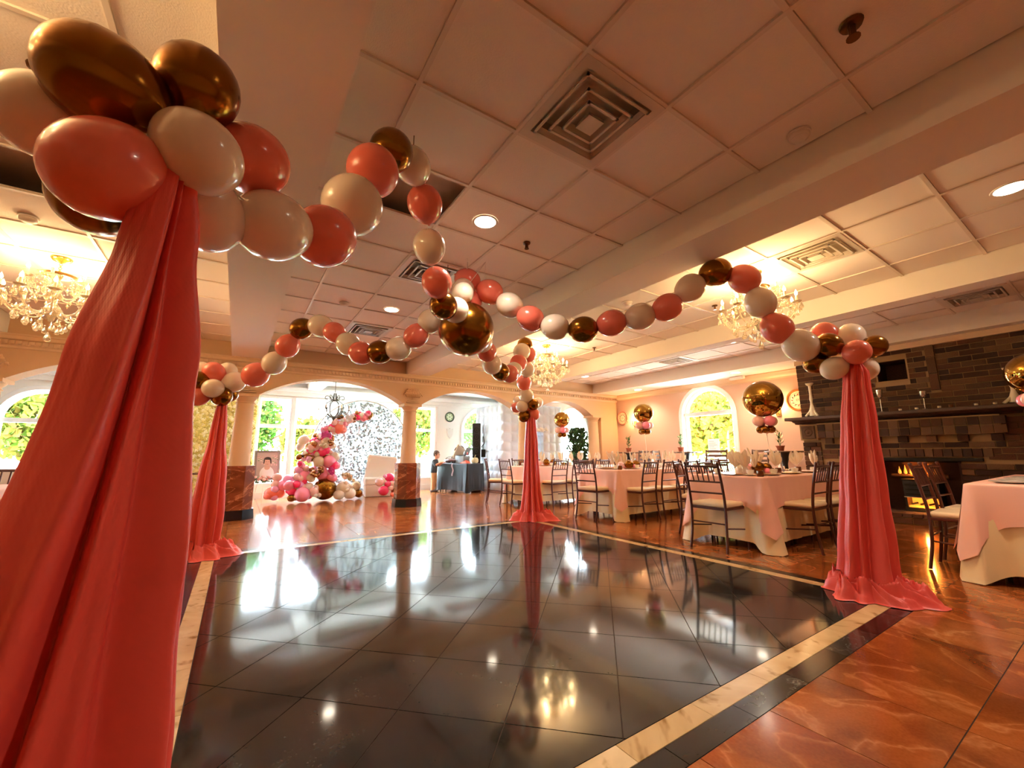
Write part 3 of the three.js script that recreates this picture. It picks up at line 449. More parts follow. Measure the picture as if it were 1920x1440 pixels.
// ---------------------------------------------------------------- crystal chandeliers
const GEM = new THREE.OctahedronGeometry(1, 0).scale(0.012, 0.026, 0.012), BEAD = new THREE.IcosahedronGeometry(0.0075, 0); GEM.computeVertexNormals();
const DROP = lathe([[0, -0.034], [0.014, -0.028], [0.019, -0.014], [0.012, 0.008], [0.003, 0.03]], 8);
function chandelier(x, z, label, lit) {
  const c = thing('crystal_chandelier', label, 'chandelier', [x, CEIL, z], 0, 'crystal chandeliers');
  part(c, 'canopy', lathe([[0, -0.05], [0.02, -0.045], [0.06, -0.03], [0.075, -0.008], [0.075, 0]], 24), M.goldMetal);
  part(c, 'chain', join(...Array.from({ length: 5 }, (_, i) => new THREE.TorusGeometry(0.011, 0.003, 5, 10).rotateY(i % 2 ? Math.PI / 2 : 0).translate(0, -0.062 - i * 0.019, 0))), M.goldMetal);
  part(c, 'stem', lathe([[0.012, -0.14], [0.03, -0.17], [0.015, -0.22], [0.04, -0.27], [0.05, -0.3], [0.02, -0.36], [0.018, -0.44], [0.05, -0.48], [0.07, -0.52], [0.03, -0.57], [0.02, -0.61], [0, -0.63]].reverse(), 20), M.crystal);
  part(c, 'crown', lathe([[0.02, -0.17], [0.1, -0.185], [0.13, -0.17]], 20), M.goldMetal);
  const beads = [], tiers = [[10, 0.335, -0.5, -0.4, 0.07], [5, 0.19, -0.33, -0.23, 0.25]];
  tiers.forEach(([n, R, yHub, yCup, off], ti) => {
    for (let i = 0; i < n; i++) {
      const a = (i / n) * 2 * Math.PI + off, ca = Math.cos(a), sa = Math.sin(a), at = (r, y) => [ca * r, y, sa * r];
      const arm = part(c, 'arm', tube([at(0.03, yHub), at(R * 0.35, yHub - 0.06), at(R * 0.75, yHub - 0.05), at(R, yCup - 0.03), at(R, yCup)], 0.007, 14, 6), M.crystal);
      part(arm, 'drip_cup', lathe([[0.008, -0.012], [0.03, -0.004], [0.042, 0.008], [0.04, 0.01], [0.01, 0.0]], 14), M.crystal, at(R, yCup));
      part(arm, 'candle', cyl(0.0115, 0.0115, 0.07, 10, 0), M.candle, at(R, yCup)); part(arm, 'bulb', lathe([[0.006, 0], [0.0135, 0.012], [0.013, 0.024], [0.006, 0.043], [0.001, 0.056]], 10), M.bulb, at(R, yCup + 0.07));
      if (lit && (ti === 0 ? i % 2 === 0 : i % 2 === 0)) { const l = new THREE.PointLight(WARM, BULB * (ti ? 1.6 : 1.9)); l.position.set(...at(R, yCup + 0.09)); l.shadow.radius = 1; l.name = 'candle_light'; c.add(l); }
      for (let k = 0; k < 4; k++) { const b = a + k * Math.PI / 2 + 0.4; part(c, 'crystal_drop', DROP, M.crystal, [ca * R + Math.cos(b) * 0.038, yCup - 0.045 - (k % 2) * 0.012, sa * R + Math.sin(b) * 0.038]); }
      const a2 = ((i + 1) / n) * 2 * Math.PI + off; for (let k = 1; k < 10; k++) { const s = k / 10, b = lerp(a, a2, s), rr2 = R * (1 - 0.12 * Math.sin(s * Math.PI)); beads.push(BEAD.clone().translate(Math.cos(b) * rr2, yCup - 0.01 - Math.sin(s * Math.PI) * 0.07, Math.sin(b) * rr2)); }
      for (let k = 1; k < 12; k++) { const s = k / 12; beads.push(BEAD.clone().translate(ca * lerp(0.12, R, s), lerp(-0.18, yCup, s) - Math.sin(s * Math.PI) * 0.06, sa * lerp(0.12, R, s))); }
      const m = (a + a2) / 2; beads.push(GEM.clone().translate(Math.cos(m) * R * 0.88, yCup - 0.115, Math.sin(m) * R * 0.88)); beads.push(GEM.clone().translate(ca * R * 0.62, yHub - 0.1, sa * R * 0.62));
    }
  });
  for (let r = 0; r < 3; r++) { const n = [12, 9, 6][r], R = [0.23, 0.15, 0.08][r]; for (let i = 0; i < n; i++) { const a = i / n * 6.283 + r; part(c, 'crystal_drop', DROP, M.crystal, [Math.cos(a) * R, -0.6 - r * 0.045, Math.sin(a) * R]); beads.push(BEAD.clone().translate(Math.cos(a) * R, -0.555 - r * 0.045, Math.sin(a) * R)); } }
  part(c, 'bead_strings', join(beads), M.crystal).userData.kind = 'stuff';
  part(c, 'bottom_drop', DROP.clone().scale(1.5, 1.5, 1.5), M.crystal, [0, -0.76, 0]);
  return c;
}
chandelier(4.3, -1.97, 'lit crystal chandelier with candle bulbs behind the right balloon garland', true);
chandelier(4.28, -5.4, 'lit crystal chandelier above the pillar before the quilted booth', true);
chandelier(-1.53, -5.35, 'lit crystal chandelier beside the nearest coral drape', true);
chandelier(-1.53, -1.6, 'lit crystal chandelier in the tray beyond the nearest pillar', true);
// ---------------------------------------------------------------- banquet tables, cloths, chairs and settings
function ringPoint(L, W, r, s) {      // a point on a rounded rectangle, its outward normal and the distance to the nearest corner
  const a = L - 2 * r, b = W - 2 * r, q = Math.PI * r / 2, per = 2 * (a + b) + 4 * q; let d = ((s % 1) + 1) % 1 * per; const hx = L / 2, hz = W / 2;
  const seg = [[a, -hx + r, -hz, 1, 0, 0, -1], [q, hx - r, -hz + r, 0, 0, -Math.PI / 2], [b, hx, -hz + r, 0, 1, 1, 0], [q, hx - r, hz - r, 0, 0, 0], [a, hx - r, hz, -1, 0, 0, 1], [q, -hx + r, hz - r, 0, 0, Math.PI / 2], [b, -hx, hz - r, 0, -1, -1, 0], [q, -hx + r, -hz + r, 0, 0, Math.PI]];
  for (const g of seg) { if (d <= g[0]) { if (g.length === 7) return { x: g[1] + g[3] * d, z: g[2] + g[4] * d, nx: g[5], nz: g[6], c: Math.min(d, g[0] - d) + q / 2, per }; const t = g[5] + d / r; return { x: g[1] + r * Math.cos(t), z: g[2] + r * Math.sin(t), nx: Math.cos(t), nz: Math.sin(t), c: Math.abs(d - q / 2), per }; } d -= g[0]; }
  return { x: -hx + r, z: -hz, nx: 0, nz: -1, c: q / 2, per };
}
function clothGeo(L, W, top, drop, extra, o) {     // a cloth over a rectangular table: flat top, sides that hang, corners that hang lower in folds
  const NU = 264, NV = 26, top0 = grid(2, 2, (u, v) => [(u - 0.5) * (L - 0.04), top, (v - 0.5) * (W - 0.04)]);
  const side = grid(NU, NV, (u, v) => {
    const p = ringPoint(L, W, 0.03, u), c = Math.exp(-((p.c / o.spread) ** (o.sharp ?? 2))), c2 = Math.exp(-((p.c / (o.spread * 1.8)) ** 2)), w = Math.max(0, (v - 0.12) / 0.88), r = Math.min(1, v / 0.12);
    const fold = Math.sin(u * p.per * o.freq * 6.283 + o.ph) * 0.5 + Math.sin(u * p.per * o.freq * 2.3 * 6.283 + o.ph * 2) * 0.25 + 1.6 * fbm(u * p.per * 2 + o.ph, 3, 1, 2);
    const out = 0.006 * r + w * (0.012 + c * o.flare + fold * (o.amp * (0.22 + 0.9 * c2)) * w ** 0.6), H = drop + extra * c;
    const y = top - 0.012 * (r * r) - w * (H - 0.012) + (o.sag ?? 0) * w * fold * 0.5;
    const base = r < 1 ? -0.02 + 0.02 * Math.sin(r * Math.PI / 2) : 0;
    return [p.x + p.nx * (out + base), Math.max(y, 0.004), p.z + p.nz * (out + base)];
  });
  return join(side, top0);
}
const TOP = 0.748, overA = clothGeo(2.36, 0.86, TOP, 0.3, 0.3, { spread: 0.075, freq: 3.3, amp: 0.045, flare: 0.1, ph: 1, sag: 0.02, sharp: 1.25 }), skirtA = clothGeo(2.34, 0.84, TOP - 0.004, 0.655, 0.085, { spread: 0.11, freq: 3.6, amp: 0.05, flare: 0.1, ph: 4 });
const legGeo = bar([0, 0, 0], [0, TOP - 0.05, 0], 0.016);
function banquet(x, z, name, turn = 0) {
  const t = thing('banquet_table', 'folding banquet table hidden under blush and cream cloths, ' + name, 'table', [x, 0, z], turn, 'banquet tables');
  part(t, 'table_top', rbox(2.3, 0.035, 0.8, 0.01).translate(0, TOP - 0.025, 0), M.wood); for (const [a, b] of [[-1, -0.3], [-1, 0.3], [1, -0.3], [1, 0.3]]) part(t, 'leg', legGeo, M.iron, [a, 0, b]);
  solo('table_skirt', skirtA, M.skirt, 'long cream gold underskirt of ' + name, 'table skirt', [x, 0, z], turn, 'cream table skirts');
  solo('tablecloth', overA, M.cloth, 'blush pink overlay cloth on ' + name, 'tablecloth', [x, 0, z], turn, 'blush tablecloths');
}
const T2N = 'the fireplace table', T1N = 'the window table', T0N = 'the booth table', TRN = 'the plate table', TLN = 'the drape side table';
const T2 = [5.74, -2.63], T1 = [6.04, -4.86], T0 = [5.95, -6.98], TR = [6.1, -0.42], TL = [-2.72, -5.35];
banquet(...T2, T2N); banquet(...T1, T1N); banquet(...T0, T0N); banquet(...TR, TRN); banquet(...TL, TLN);

// chiavari chair: faces −z (its back is at +z)
const proto = {};
function makeChair(label) {
  const t = thing('banquet_chair', label, 'chair'), w = 0.19, m = M.chair;
  part(t, 'cushion', (() => { const g = rbox(0.4, 0.05, 0.4, 0.024, 4); return g.translate(0, 0.463, -0.01); })(), M.seat);
  part(t, 'seat_frame', rbox(0.4, 0.028, 0.4, 0.008).translate(0, 0.427, -0.01), m);
  for (const s of [-1, 1]) {
    part(t, 'rear_leg', tube([[s * (w + 0.01), 0.005, 0.235], [s * w, 0.22, 0.2], [s * w, 0.45, 0.19], [s * w, 0.66, 0.215], [s * (w - 0.005), 0.89, 0.262]], 0.0135, 14, 7), m);
    part(t, 'finial', ball(0.016, s * (w - 0.005), 0.89, 0.262, 8), m);
    part(t, 'front_leg', bar([s * w, 0, -0.195], [s * (w - 0.005), 0.43, -0.185], 0.011, 0.015), m);
    part(t, 'side_stretcher', bar([s * w, 0.2, -0.19], [s * w, 0.24, 0.2], 0.0075), m);
  }
  part(t, 'front_stretcher', bar([-w, 0.22, -0.19], [w, 0.22, -0.19], 0.0075), m); part(t, 'rear_stretcher', bar([-w, 0.28, 0.197], [w, 0.28, 0.197], 0.0075), m);
  part(t, 'top_rail', tube([[-w, 0.855, 0.255], [0, 0.86, 0.268], [w, 0.855, 0.255]], 0.013, 8, 7), m);
  part(t, 'back_rail', bar([-w, 0.7, 0.222], [w, 0.7, 0.222], 0.0095), m); part(t, 'back_rail', bar([-w, 0.585, 0.205], [w, 0.585, 0.205], 0.0095), m);
  for (let k = -2; k <= 2; k++) part(t, 'spindle', bar([k * 0.058, 0.7, 0.222], [k * 0.06, 0.857, 0.264], 0.0065), m);
  return t;
}
let chair0 = null;
function chair(x, z, turn, label, group = 'chiavari chairs at the banquet tables') { if (!chair0) { chair0 = makeChair(label); chair0.position.set(x, 0, z); chair0.rotation.y = turn; chair0.userData.group = group; return chair0; } return copy(chair0, [x, 0, z], turn, label, group); }
const E = -Math.PI / 2, N = 0, SO = Math.PI;                             // faces +x, −z, +z
const ORD = ['first', 'second', 'third', 'fourth'], row = (list, z, base, side) => list.forEach(([x, a], i) => chair(x, z, base + a, 'dark chiavari chair, ' + ORD[i] + ' from the dance floor, ' + side));
chair(4.4, -2.63, E, 'dark chiavari chair at the dance floor head of ' + T2N); chair(4.73, -4.83, E + 0.12, 'dark chiavari chair at the dance floor head of ' + T1N); chair(4.64, -6.93, E, 'dark chiavari chair at the dance floor head of ' + T0N);
row([[5.08, 0.03], [5.56, -0.04], [6.12, 0]], -2.12, N, 'on the hearth side of ' + T2N);
row([[4.98, 0.35], [5.55, 0.02], [6.1, 0], [6.65, 0]], -3.2, SO, 'on the window side of ' + T2N);
row([[5.18, 0.12], [5.68, 0.02], [6.25, 0], [6.8, 0]], -4.36, N, 'on the hearth side of ' + T1N);
row([[5.35, 0], [5.9, 0], [6.5, 0]], -5.4, SO, 'on the booth side of ' + T1N);
row([[5.22, 0.05], [5.75, 0], [6.35, 0]], -6.48, N, 'on the hearth side of ' + T0N);
row([[5.3, 0], [5.9, 0], [6.5, 0]], -7.5, SO, 'on the booth side of ' + T0N);
chair(4.62, -7.55, E - 0.6, 'dark chiavari chair turned away at the corner of ' + T0N);
row([[5.3, 0.04], [5.82, -0.03]], -0.94, SO, 'between the hearth and ' + TRN);
row([[-1.95, 0.1], [-2.6, 0]], -5.98, SO, 'tucked behind ' + TLN);

// place settings
const PLATE = lathe([[0, 0.004], [0.085, 0.004], [0.13, 0.013], [0.132, 0.016], [0.085, 0.008], [0, 0.007]], 28), CUPG = join(lathe([[0, 0.004], [0.02, 0], [0.024, 0.006], [0.036, 0.03], [0.041, 0.058], [0.039, 0.058], [0.033, 0.03], [0, 0.008]], 18), new THREE.TorusGeometry(0.016, 0.004, 6, 12).translate(0.048, 0.034, 0)), SAUCER = lathe([[0, 0.003], [0.03, 0.002], [0.07, 0.012], [0.071, 0.014], [0.03, 0.006], [0, 0.006]], 20);
const GLASS = lathe([[0, 0.001], [0.033, 0.001], [0.034, 0.004], [0.005, 0.01], [0.0045, 0.075], [0.02, 0.09], [0.036, 0.12], [0.038, 0.145], [0.034, 0.175]], 18), VOT = lathe([[0, 0.002], [0.032, 0], [0.036, 0.02], [0.034, 0.06], [0.031, 0.06], [0.032, 0.03], [0, 0.025]], 16);
const napkinGeo = (k, open) => grid(56, 12, (u, v) => { const a = u * 6.283, pl = Math.abs(Math.sin(a * 2.5 + k)) , r = (0.012 + 0.038 * v * open + 0.02 * Math.sin(v * 3.1)) * (0.45 + 0.75 * pl) + 0.012 * v * Math.sin(a * 3 + k * 2), tip = 0.12 + 0.1 * (0.5 + 0.5 * Math.sin(a * 2 + k * 1.7) + 0.3 * Math.sin(a * 5 + k)); return [Math.cos(a) * r * (1 + 0.5 * v) + 0.03 * v * v * Math.sin(k), v * tip, Math.sin(a) * r]; });
const NAPK = [0, 1, 2, 3].map((k) => napkinGeo(k * 1.3, 0.9 + 0.15 * (k % 3)));
const FORK = box(-0.004, 0.004, 0, 0.002, -0.09, 0.09);
function setting(x, z, turn, seat, table, y = TOP) {
  const where = seat + ' of ' + table;
  const c = Math.cos(turn), s = Math.sin(turn), at = (a, b) => [x + a * c + b * s, y + 0.001, z - a * s + b * c];   // b: towards the sitter
  const g = 'place settings on ' + table;
  solo('charger_plate', PLATE, M.charger, 'copper toned plate at the ' + where, 'plate', at(0, 0), turn, g);
  solo('saucer', SAUCER, M.china, 'white saucer at the ' + where, 'saucer', at(0.19, -0.02), turn, g);
  const cp = at(0.19, -0.02); solo('teacup', CUPG, M.china, 'white teacup at the ' + where, 'cup', [cp[0], cp[1] + 0.006, cp[2]], turn + rnd() * 3, g);
  solo('wine_glass', GLASS, M.glassware, 'clear stemmed glass holding a napkin at the ' + where, 'glass', at(0.06, -0.17), 0, g);
  const np = at(0.06, -0.17); const n = solo('folded_napkin', NAPK[Math.floor(rnd() * 4)], M.napkin, 'cream pointed napkin in a glass at the ' + where, 'napkin', [np[0], np[1] + 0.085, np[2]], rnd() * 6, g); n.scale.set(rr(0.68, 0.82), rr(0.78, 0.92), rr(0.68, 0.82));
  solo('fork', FORK, M.silver, 'silver fork at the ' + where, 'fork', at(-0.16, 0), turn, g);
}
M.glassware = P('#ffffff', 0.02, { transmission: 1, thickness: 0.0, ior: 1.45 });
for (const [[tx, tz], nm] of [[T2, T2N], [T1, T1N], [T0, T0N]]) {
  [-0.72, -0.2, 0.34, 0.88].forEach((dx, i) => { setting(tx + dx, tz + 0.25, 0, ORD[i] + ' hearth side seat', nm); setting(tx + dx, tz - 0.25, Math.PI, ORD[i] + ' booth side seat', nm); });
  setting(tx - 1.0, tz, -Math.PI / 2, 'head seat', nm);
  for (const [dx, dz, vl] of [[-1.05, 0.33, 'at the head corner'], [0.02, 0.03, 'beside the white card'], [0.6, 0.02, 'beyond the gold orb']]) { const v = thing('votive_candle', 'amber glass votive cup ' + vl + ' of ' + nm, 'candle', [tx + dx, TOP + 0.001, tz + dz], 0, 'votive cups on the banquet tables'); part(v, 'cup', VOT, M.amber); part(v, 'wax', cyl(0.028, 0.028, 0.012, 12, 0.026), M.candle); }
  const cb = thing('balloon_centrepiece', 'small gold and pink balloon centrepiece on ' + nm, 'balloons', [tx - 0.44, TOP, tz], 0, 'small balloon centrepieces');
  for (const [a, b, r, k] of [[-0.08, 0.05, 0.07, 'g'], [0.09, 0.06, 0.065, 'g'], [0.0, -0.08, 0.06, 'p'], [-0.17, -0.04, 0.055, 'b'], [0.18, 0.0, 0.04, 'r'], [-0.02, 0.13, 0.035, 'p']]) balloon(cb, V(tx - 0.44 + a, TOP + r * 1.02, tz + b), r, k, V(rr(-1, 1), 0.35, rr(-1, 1)), false, false);
  const card = thing('menu_card', 'white folded card standing on ' + nm, 'card', [tx + 0.16, TOP + 0.002, tz - 0.0], 0.5, 'table cards'); part(card, 'front', box(-0.09, 0.09, 0, 0.15, -0.001, 0.001).rotateX(-0.2).translate(0, 0, 0.03), M.whiteCloth); part(card, 'back', box(-0.09, 0.09, 0, 0.15, -0.001, 0.001).rotateX(0.2).translate(0, 0, -0.03), M.whiteCloth);
}
{
  const tp = thing('teapot', 'white round teapot on ' + T2N, 'teapot', [T2[0] - 0.76, TOP + 0.001, T2[1] - 0.02], 0.6);
  part(tp, 'body', lathe([[0, 0.004], [0.05, 0], [0.07, 0.03], [0.068, 0.07], [0.045, 0.1], [0.03, 0.105]], 22), M.china); part(tp, 'lid', lathe([[0.032, 0.104], [0.02, 0.118], [0.006, 0.122], [0.009, 0.134], [0, 0.14]], 16), M.china); part(tp, 'spout', tube([[0.06, 0.03, 0], [0.09, 0.05, 0], [0.1, 0.09, 0]], 0.009, 8, 7), M.china); part(tp, 'handle', new THREE.TorusGeometry(0.032, 0.006, 6, 14).translate(-0.082, 0.055, 0), M.china);
  for (let i = 0; i < 4; i++) for (let j = 0; j < 2; j++) solo('dinner_plate', PLATE, M.china, ORD[i] + ' pale plate from the dance floor in the ' + (j ? 'near' : 'hearth') + ' row of ' + TRN, 'plate', [TR[0] - 0.9 + i * 0.34, TOP + 0.001, TR[1] - 0.2 + j * 0.36], 0, 'plates on the hearth side table');
  solo('folded_napkin', NAPK[1], M.napkin, 'cream napkin folded to points standing on ' + TRN, 'napkin', [TR[0] - 0.2, TOP + 0.02, TR[1] - 0.02], 1).scale.setScalar(1.2);
  solo('folded_napkin', NAPK[2], M.napkin, 'cream napkin standing on ' + TLN, 'napkin', [TL[0] + 0.3, TOP + 0.002, TL[1]], 1);
}
// gold orb bouquets tied over the tables
function orb(x, y, z, r, nm, down) {
  const t = thing('orb_bouquet', 'gold mirror balloon with small balloon collar floating over ' + nm, 'balloon', [x, TOP + 0.001, z], 0, 'gold orb bouquets over the tables');
  const o = part(t, 'orb', ROUND, M.bFoil, [0, y - TOP, 0]); o.scale.setScalar(r); const cy = y - r - 0.055;
  for (let k = 0; k < 4; k++) { const a = k * 1.571 + 0.5; balloon(t, V(x + Math.cos(a) * 0.085, cy, z + Math.sin(a) * 0.085), 0.066, k % 2 ? 'p' : 'b', V(Math.cos(a), 0.1, Math.sin(a)), false, false); const b = a + 0.785; balloon(t, V(x + Math.cos(b) * 0.055, cy - 0.105, z + Math.sin(b) * 0.055), 0.05, 'g', V(Math.cos(b), -0.2, Math.sin(b)), false, false); }
  part(t, 'ribbon', tube([[0, 0.05, 0], [0.01, (cy - TOP) * 0.5, 0.008], [0, cy - TOP - 0.1, 0]], 0.004, 10, 5), M.ribbon); part(t, 'weight', rbox(0.07, 0.06, 0.07, 0.012).translate(0, 0.03, 0), M.bGold);
}
orb(5.68, 1.69, -2.66, 0.235, T2N); orb(6.03, 1.71, -4.86, 0.17, T1N); orb(5.9, 1.73, -6.96, 0.17, T0N); orb(6.15, 1.72, -0.47, 0.19, TRN);
// ---------------------------------------------------------------- brick fireplace: single bricks with recessed mortar
{
  const FX = 8.15, Z0 = -3.2, Z1 = -0.3, mortar = S('#94724a', 0.95);
  const tones = ['#6b4024', '#7a4a2a', '#57321c', '#865a36', '#6e4a2c', '#4a2a18', '#8c6440'].map((c) => S(c, 0.9, { map: brickMap, bumpMap: brickBump, bumpScale: 0.004 }));
  const f = thing('fireplace', 'tall dark brick fireplace with a mantel shelf and glowing firebox', 'fireplace', [0, 0, 0]);
  let count = 0; const rest = [], cache = {};
  const brick = (x0, x1, y0, y1, z0, z1) => {                            // proud of the mortar, edges eased
    const w = x1 - x0, h = y1 - y0, d = z1 - z0, j = rnd() * 0.006, key = [w, h, d].map((v) => v.toFixed(3)).join();
    const g = cache[key] ??= (() => { const b = new THREE.BoxGeometry(w, h, d); return b; })(), at = [(x0 + x1) / 2 - j, (y0 + y1) / 2, (z0 + z1) / 2];
    if (count++ < 296) part(f, 'brick', g, tones[Math.floor(rnd() * 7)], at, [rr(-0.012, 0.012), rr(-0.008, 0.008), rr(-0.008, 0.008)]); else rest.push(g.clone().translate(...at));
  };
  const cuts = (a, b, y, t, gaps) => { let out = [[a, b]]; for (const [g0, g1, h0, h1] of gaps ?? []) if (t > h0 && y < h1) out = out.flatMap(([p, q]) => (q <= g0 || p >= g1 ? [[p, q]] : [[p, g0], [g1, q]].filter(([m, n]) => n > m))); return out; };
  // courses of long bricks over a face at x, in the band y0..y1, z0..z1
  const courses = (x, y0, y1, z0, z1, skip, bl = 0.222, bh = 0.066, m = 0.011) => { let row = 0; for (let y = y0; y + bh <= y1 + 0.004; y += bh + m, row++) { let z = z0 - (row % 2 ? bl / 2 : 0); for (; z < z1; z += bl + m) { for (const [a, b] of cuts(Math.max(z, z0), Math.min(z + bl, z1), y, y + bh, skip)) if (b - a > 0.03) brick(x - 0.012, x + 0.05, y, y + bh, a, b); } } };
  part(f, 'masonry_core', join(box(FX, 8.8, 1.5, 2.06, Z0, Z1), box(FX, 8.8, 2.36, 2.57, Z0, Z1), box(FX, 8.8, 2.06, 2.36, Z0, -2.11), box(FX, 8.8, 2.06, 2.36, -1.77, Z1), box(FX - 0.05, 8.8, 0, 1.5, Z0, -2.42), box(FX - 0.05, 8.8, 0, 1.5, -1.4, Z1), box(FX - 0.05, 8.8, 0.86, 1.5, -2.42, -1.4), box(8.62, 8.8, 0, 0.9, -2.42, -1.4)), mortar);
    courses(FX, 1.6, 2.56, Z0, Z1, [[-2.13, -1.75, 2.05, 2.37], [-1.555, -1.445, 1.84, 2.6]]);
  for (let y = 1.86; y < 2.45; y += 0.236) brick(FX - 0.035, FX + 0.03, y, y + 0.225, -1.545, -1.455);        // raised upright band
  part(f, 'vent_recess', join(box(FX + 0.4, FX + 0.42, 2.06, 2.36, -2.11, -1.77), box(FX + 0.02, FX + 0.4, 2.06, 2.065, -2.11, -1.77), box(FX + 0.02, FX + 0.4, 2.355, 2.36, -2.11, -1.77), box(FX + 0.02, FX + 0.4, 2.065, 2.355, -2.11, -2.105), box(FX + 0.02, FX + 0.4, 2.065, 2.355, -1.775, -1.77)), tones[2]);
  part(f, 'vent_surround', join(box(FX - 0.016, FX + 0.02, 2.36, 2.38, -2.13, -1.75), box(FX - 0.016, FX + 0.02, 2.04, 2.06, -2.13, -1.75), box(FX - 0.016, FX + 0.02, 2.06, 2.36, -2.13, -2.11), box(FX - 0.016, FX + 0.02, 2.06, 2.36, -1.77, -1.75)), mortar);
  // mantel shelf and its moulding
  const shelf = S('#5c3c26', 0.55, { map: brickMap });
  part(f, 'mantel_shelf', rbox(0.37, 0.05, 3.2, 0.012).translate(FX - 0.145, 1.555, (Z0 + Z1) / 2), shelf);
  part(f, 'mantel_moulding', new THREE.ExtrudeGeometry(new THREE.Shape([[0, 0], [-0.1, 0], [-0.12, 0.02], [-0.2, 0.035], [-0.24, 0.06], [0, 0.06]].map((p) => new THREE.Vector2(...p))), { depth: 3.06, bevelEnabled: false }).translate(FX, 1.472, Z0 - 0.08), shelf);
  // two rows of square header bricks under the shelf, shadowed corbels below
  for (let r = 0; r < 2; r++) for (let z = -2.93; z < -0.62; z += 0.113) { if (z > -0.97 && z < -0.6) continue; brick(FX - 0.18, FX + 0.02, 1.235 + r * 0.113, 1.337 + r * 0.113, z, z + 0.102); }
  part(f, 'header_bed', box(FX - 0.165, FX + 0.02, 1.23, 1.47, -2.94, -0.95), mortar);
  for (let z = -2.86; z < -1.0; z += 0.3) brick(FX - 0.13, FX + 0.02, 1.14, 1.225, z, z + 0.1);
  courses(FX - 0.05, 1.06, 1.14, -2.9, -0.96, null);
  for (let z = -2.72; z < -1.15; z += 0.092) brick(FX - 0.085, FX + 0.02, 0.935, 1.04, z, z + 0.08);             // upright course over the opening
  part(f, 'lintel', rbox(0.09, 0.045, 1.5, 0.006).translate(FX - 0.05, 0.895, -1.92), M.iron);
  // piers
  courses(FX - 0.07, 0.02, 1.2, Z0, -2.95, null, 0.19); courses(FX - 0.07, 0.16, 0.9, -1.38, Z1, null); courses(FX - 0.07, 1.06, 1.46, -0.94, Z1, null); courses(FX - 0.05, 0.16, 0.88, -2.9, -2.44, null); courses(FX - 0.05, 0.9, 1.06, -1.12, Z1, null); courses(FX - 0.05, 0.9, 1.06, -2.94, -2.74, null);
  const ros = part(f, 'carved_block', rbox(0.06, 0.21, 0.19, 0.008).translate(FX - 0.16, 1.33, -3.07), tones[4]); part(ros, 'rosette', new THREE.TorusGeometry(0.055, 0.012, 8, 20).rotateY(Math.PI / 2).translate(FX - 0.19, 1.33, -3.07), tones[4]); part(ros, 'boss', ball(0.022, FX - 0.19, 1.33, -3.07, 10), tones[4]); part(f, 'pier_core', box(FX - 0.15, FX + 0.02, 1.2, 1.46, Z0, -2.95), mortar);
  part(f, 'firebox_lining', join(box(8.6, 8.625, 0.1, 0.88, -2.42, -1.4), box(8.08, 8.62, 0.1, 0.88, -2.44, -2.415), box(8.08, 8.62, 0.1, 0.88, -1.405, -1.38), box(8.1, 8.62, 0.855, 0.88, -2.42, -1.4), box(8.1, 8.62, 0.1, 0.146, -2.42, -1.4)), S('#3a2016', 0.95, { bumpMap: brickBump, bumpScale: 0.006 }));
  // raised hearth
  part(f, 'hearth_slab', box(7.96, FX, 0, 0.1, -2.98, -0.45), mortar);
  for (let z = -2.98; z < -0.47; z += 0.213) brick(7.945, 8.02, 0.012, 0.078, z, Math.min(z + 0.2, -0.45));
  for (let z = -2.98; z < -0.47; z += 0.107) brick(7.94, FX - 0.02, 0.095, 0.145, z, Math.min(z + 0.096, -0.45));
  if (rest.length) part(f, 'more_bricks', join(rest), tones[1]).userData.kind = 'stuff';
  struct('trim_4', box(FX - 0.07, FX + 0.05, 2.5, 2.58, Z0, Z1 + 0.2), M.trim, 'pale moulding between the brick chimney and the ceiling', 'trim');
  // black iron stove insert with a glowing ember slot
  const st = thing('stove_insert', 'black iron stove in the firebox with an orange glowing ember slot', 'stove', [8.3, 0.146, -1.86]);
  part(st, 'body', join(box(-0.02, 0.28, 0.2, 0.44, -0.19, 0.19), box(-0.02, 0.28, 0, 0.06, -0.2, 0.2), box(0.2, 0.28, 0.05, 0.2, -0.19, 0.19), box(-0.02, 0.2, 0.05, 0.2, -0.19, -0.165), box(-0.02, 0.2, 0.05, 0.2, 0.165, 0.19)), M.black);
  for (let k = 0; k < 3; k++) part(st, 'louvre', box(-0.035, -0.018, 0.235 + k * 0.065, 0.262 + k * 0.065, -0.17, 0.17), M.iron);
  part(st, 'trim_bar', box(-0.04, -0.02, 0.2, 0.21, -0.19, 0.19), M.silver); part(st, 'top_plate', rbox(0.36, 0.02, 0.42, 0.006).translate(0.12, 0.45, 0), M.iron);
  const glow = new THREE.MeshStandardMaterial({ color: '#ff7a1a', roughness: 0.8, emissive: new THREE.Color(1, 0.3, 0.03), emissiveIntensity: 0.9 });
  part(st, 'ember_bed', box(0.0, 0.19, 0.06, 0.085, -0.16, 0.16), glow); part(st, 'flame_panel', box(0.185, 0.198, 0.085, 0.2, -0.16, 0.16), glow);
  for (let k = 0; k < 4; k++) part(st, 'ember_log', bar([0.06, 0.1, -0.14 + k * 0.09], [0.1, 0.12, -0.08 + k * 0.09], 0.014), M.iron);
  const l1 = new THREE.PointLight(new THREE.Color(1, 0.36, 0.06), 0.3); l1.position.set(-0.05, 0.12, 0); l1.name = 'ember_light'; st.add(l1);
  const fl = thing('log_fire', 'orange flames on logs burning behind the iron stove', 'fire', [8.5, 0.146, -1.92]);
  part(fl, 'log', bar([0.02, 0.5, -0.3], [0.04, 0.5, 0.32], 0.03), M.wood);
  const flame = new THREE.MeshStandardMaterial({ color: '#ff8a20', emissive: new THREE.Color(1, 0.36, 0.05), emissiveIntensity: 0.8, roughness: 1 });
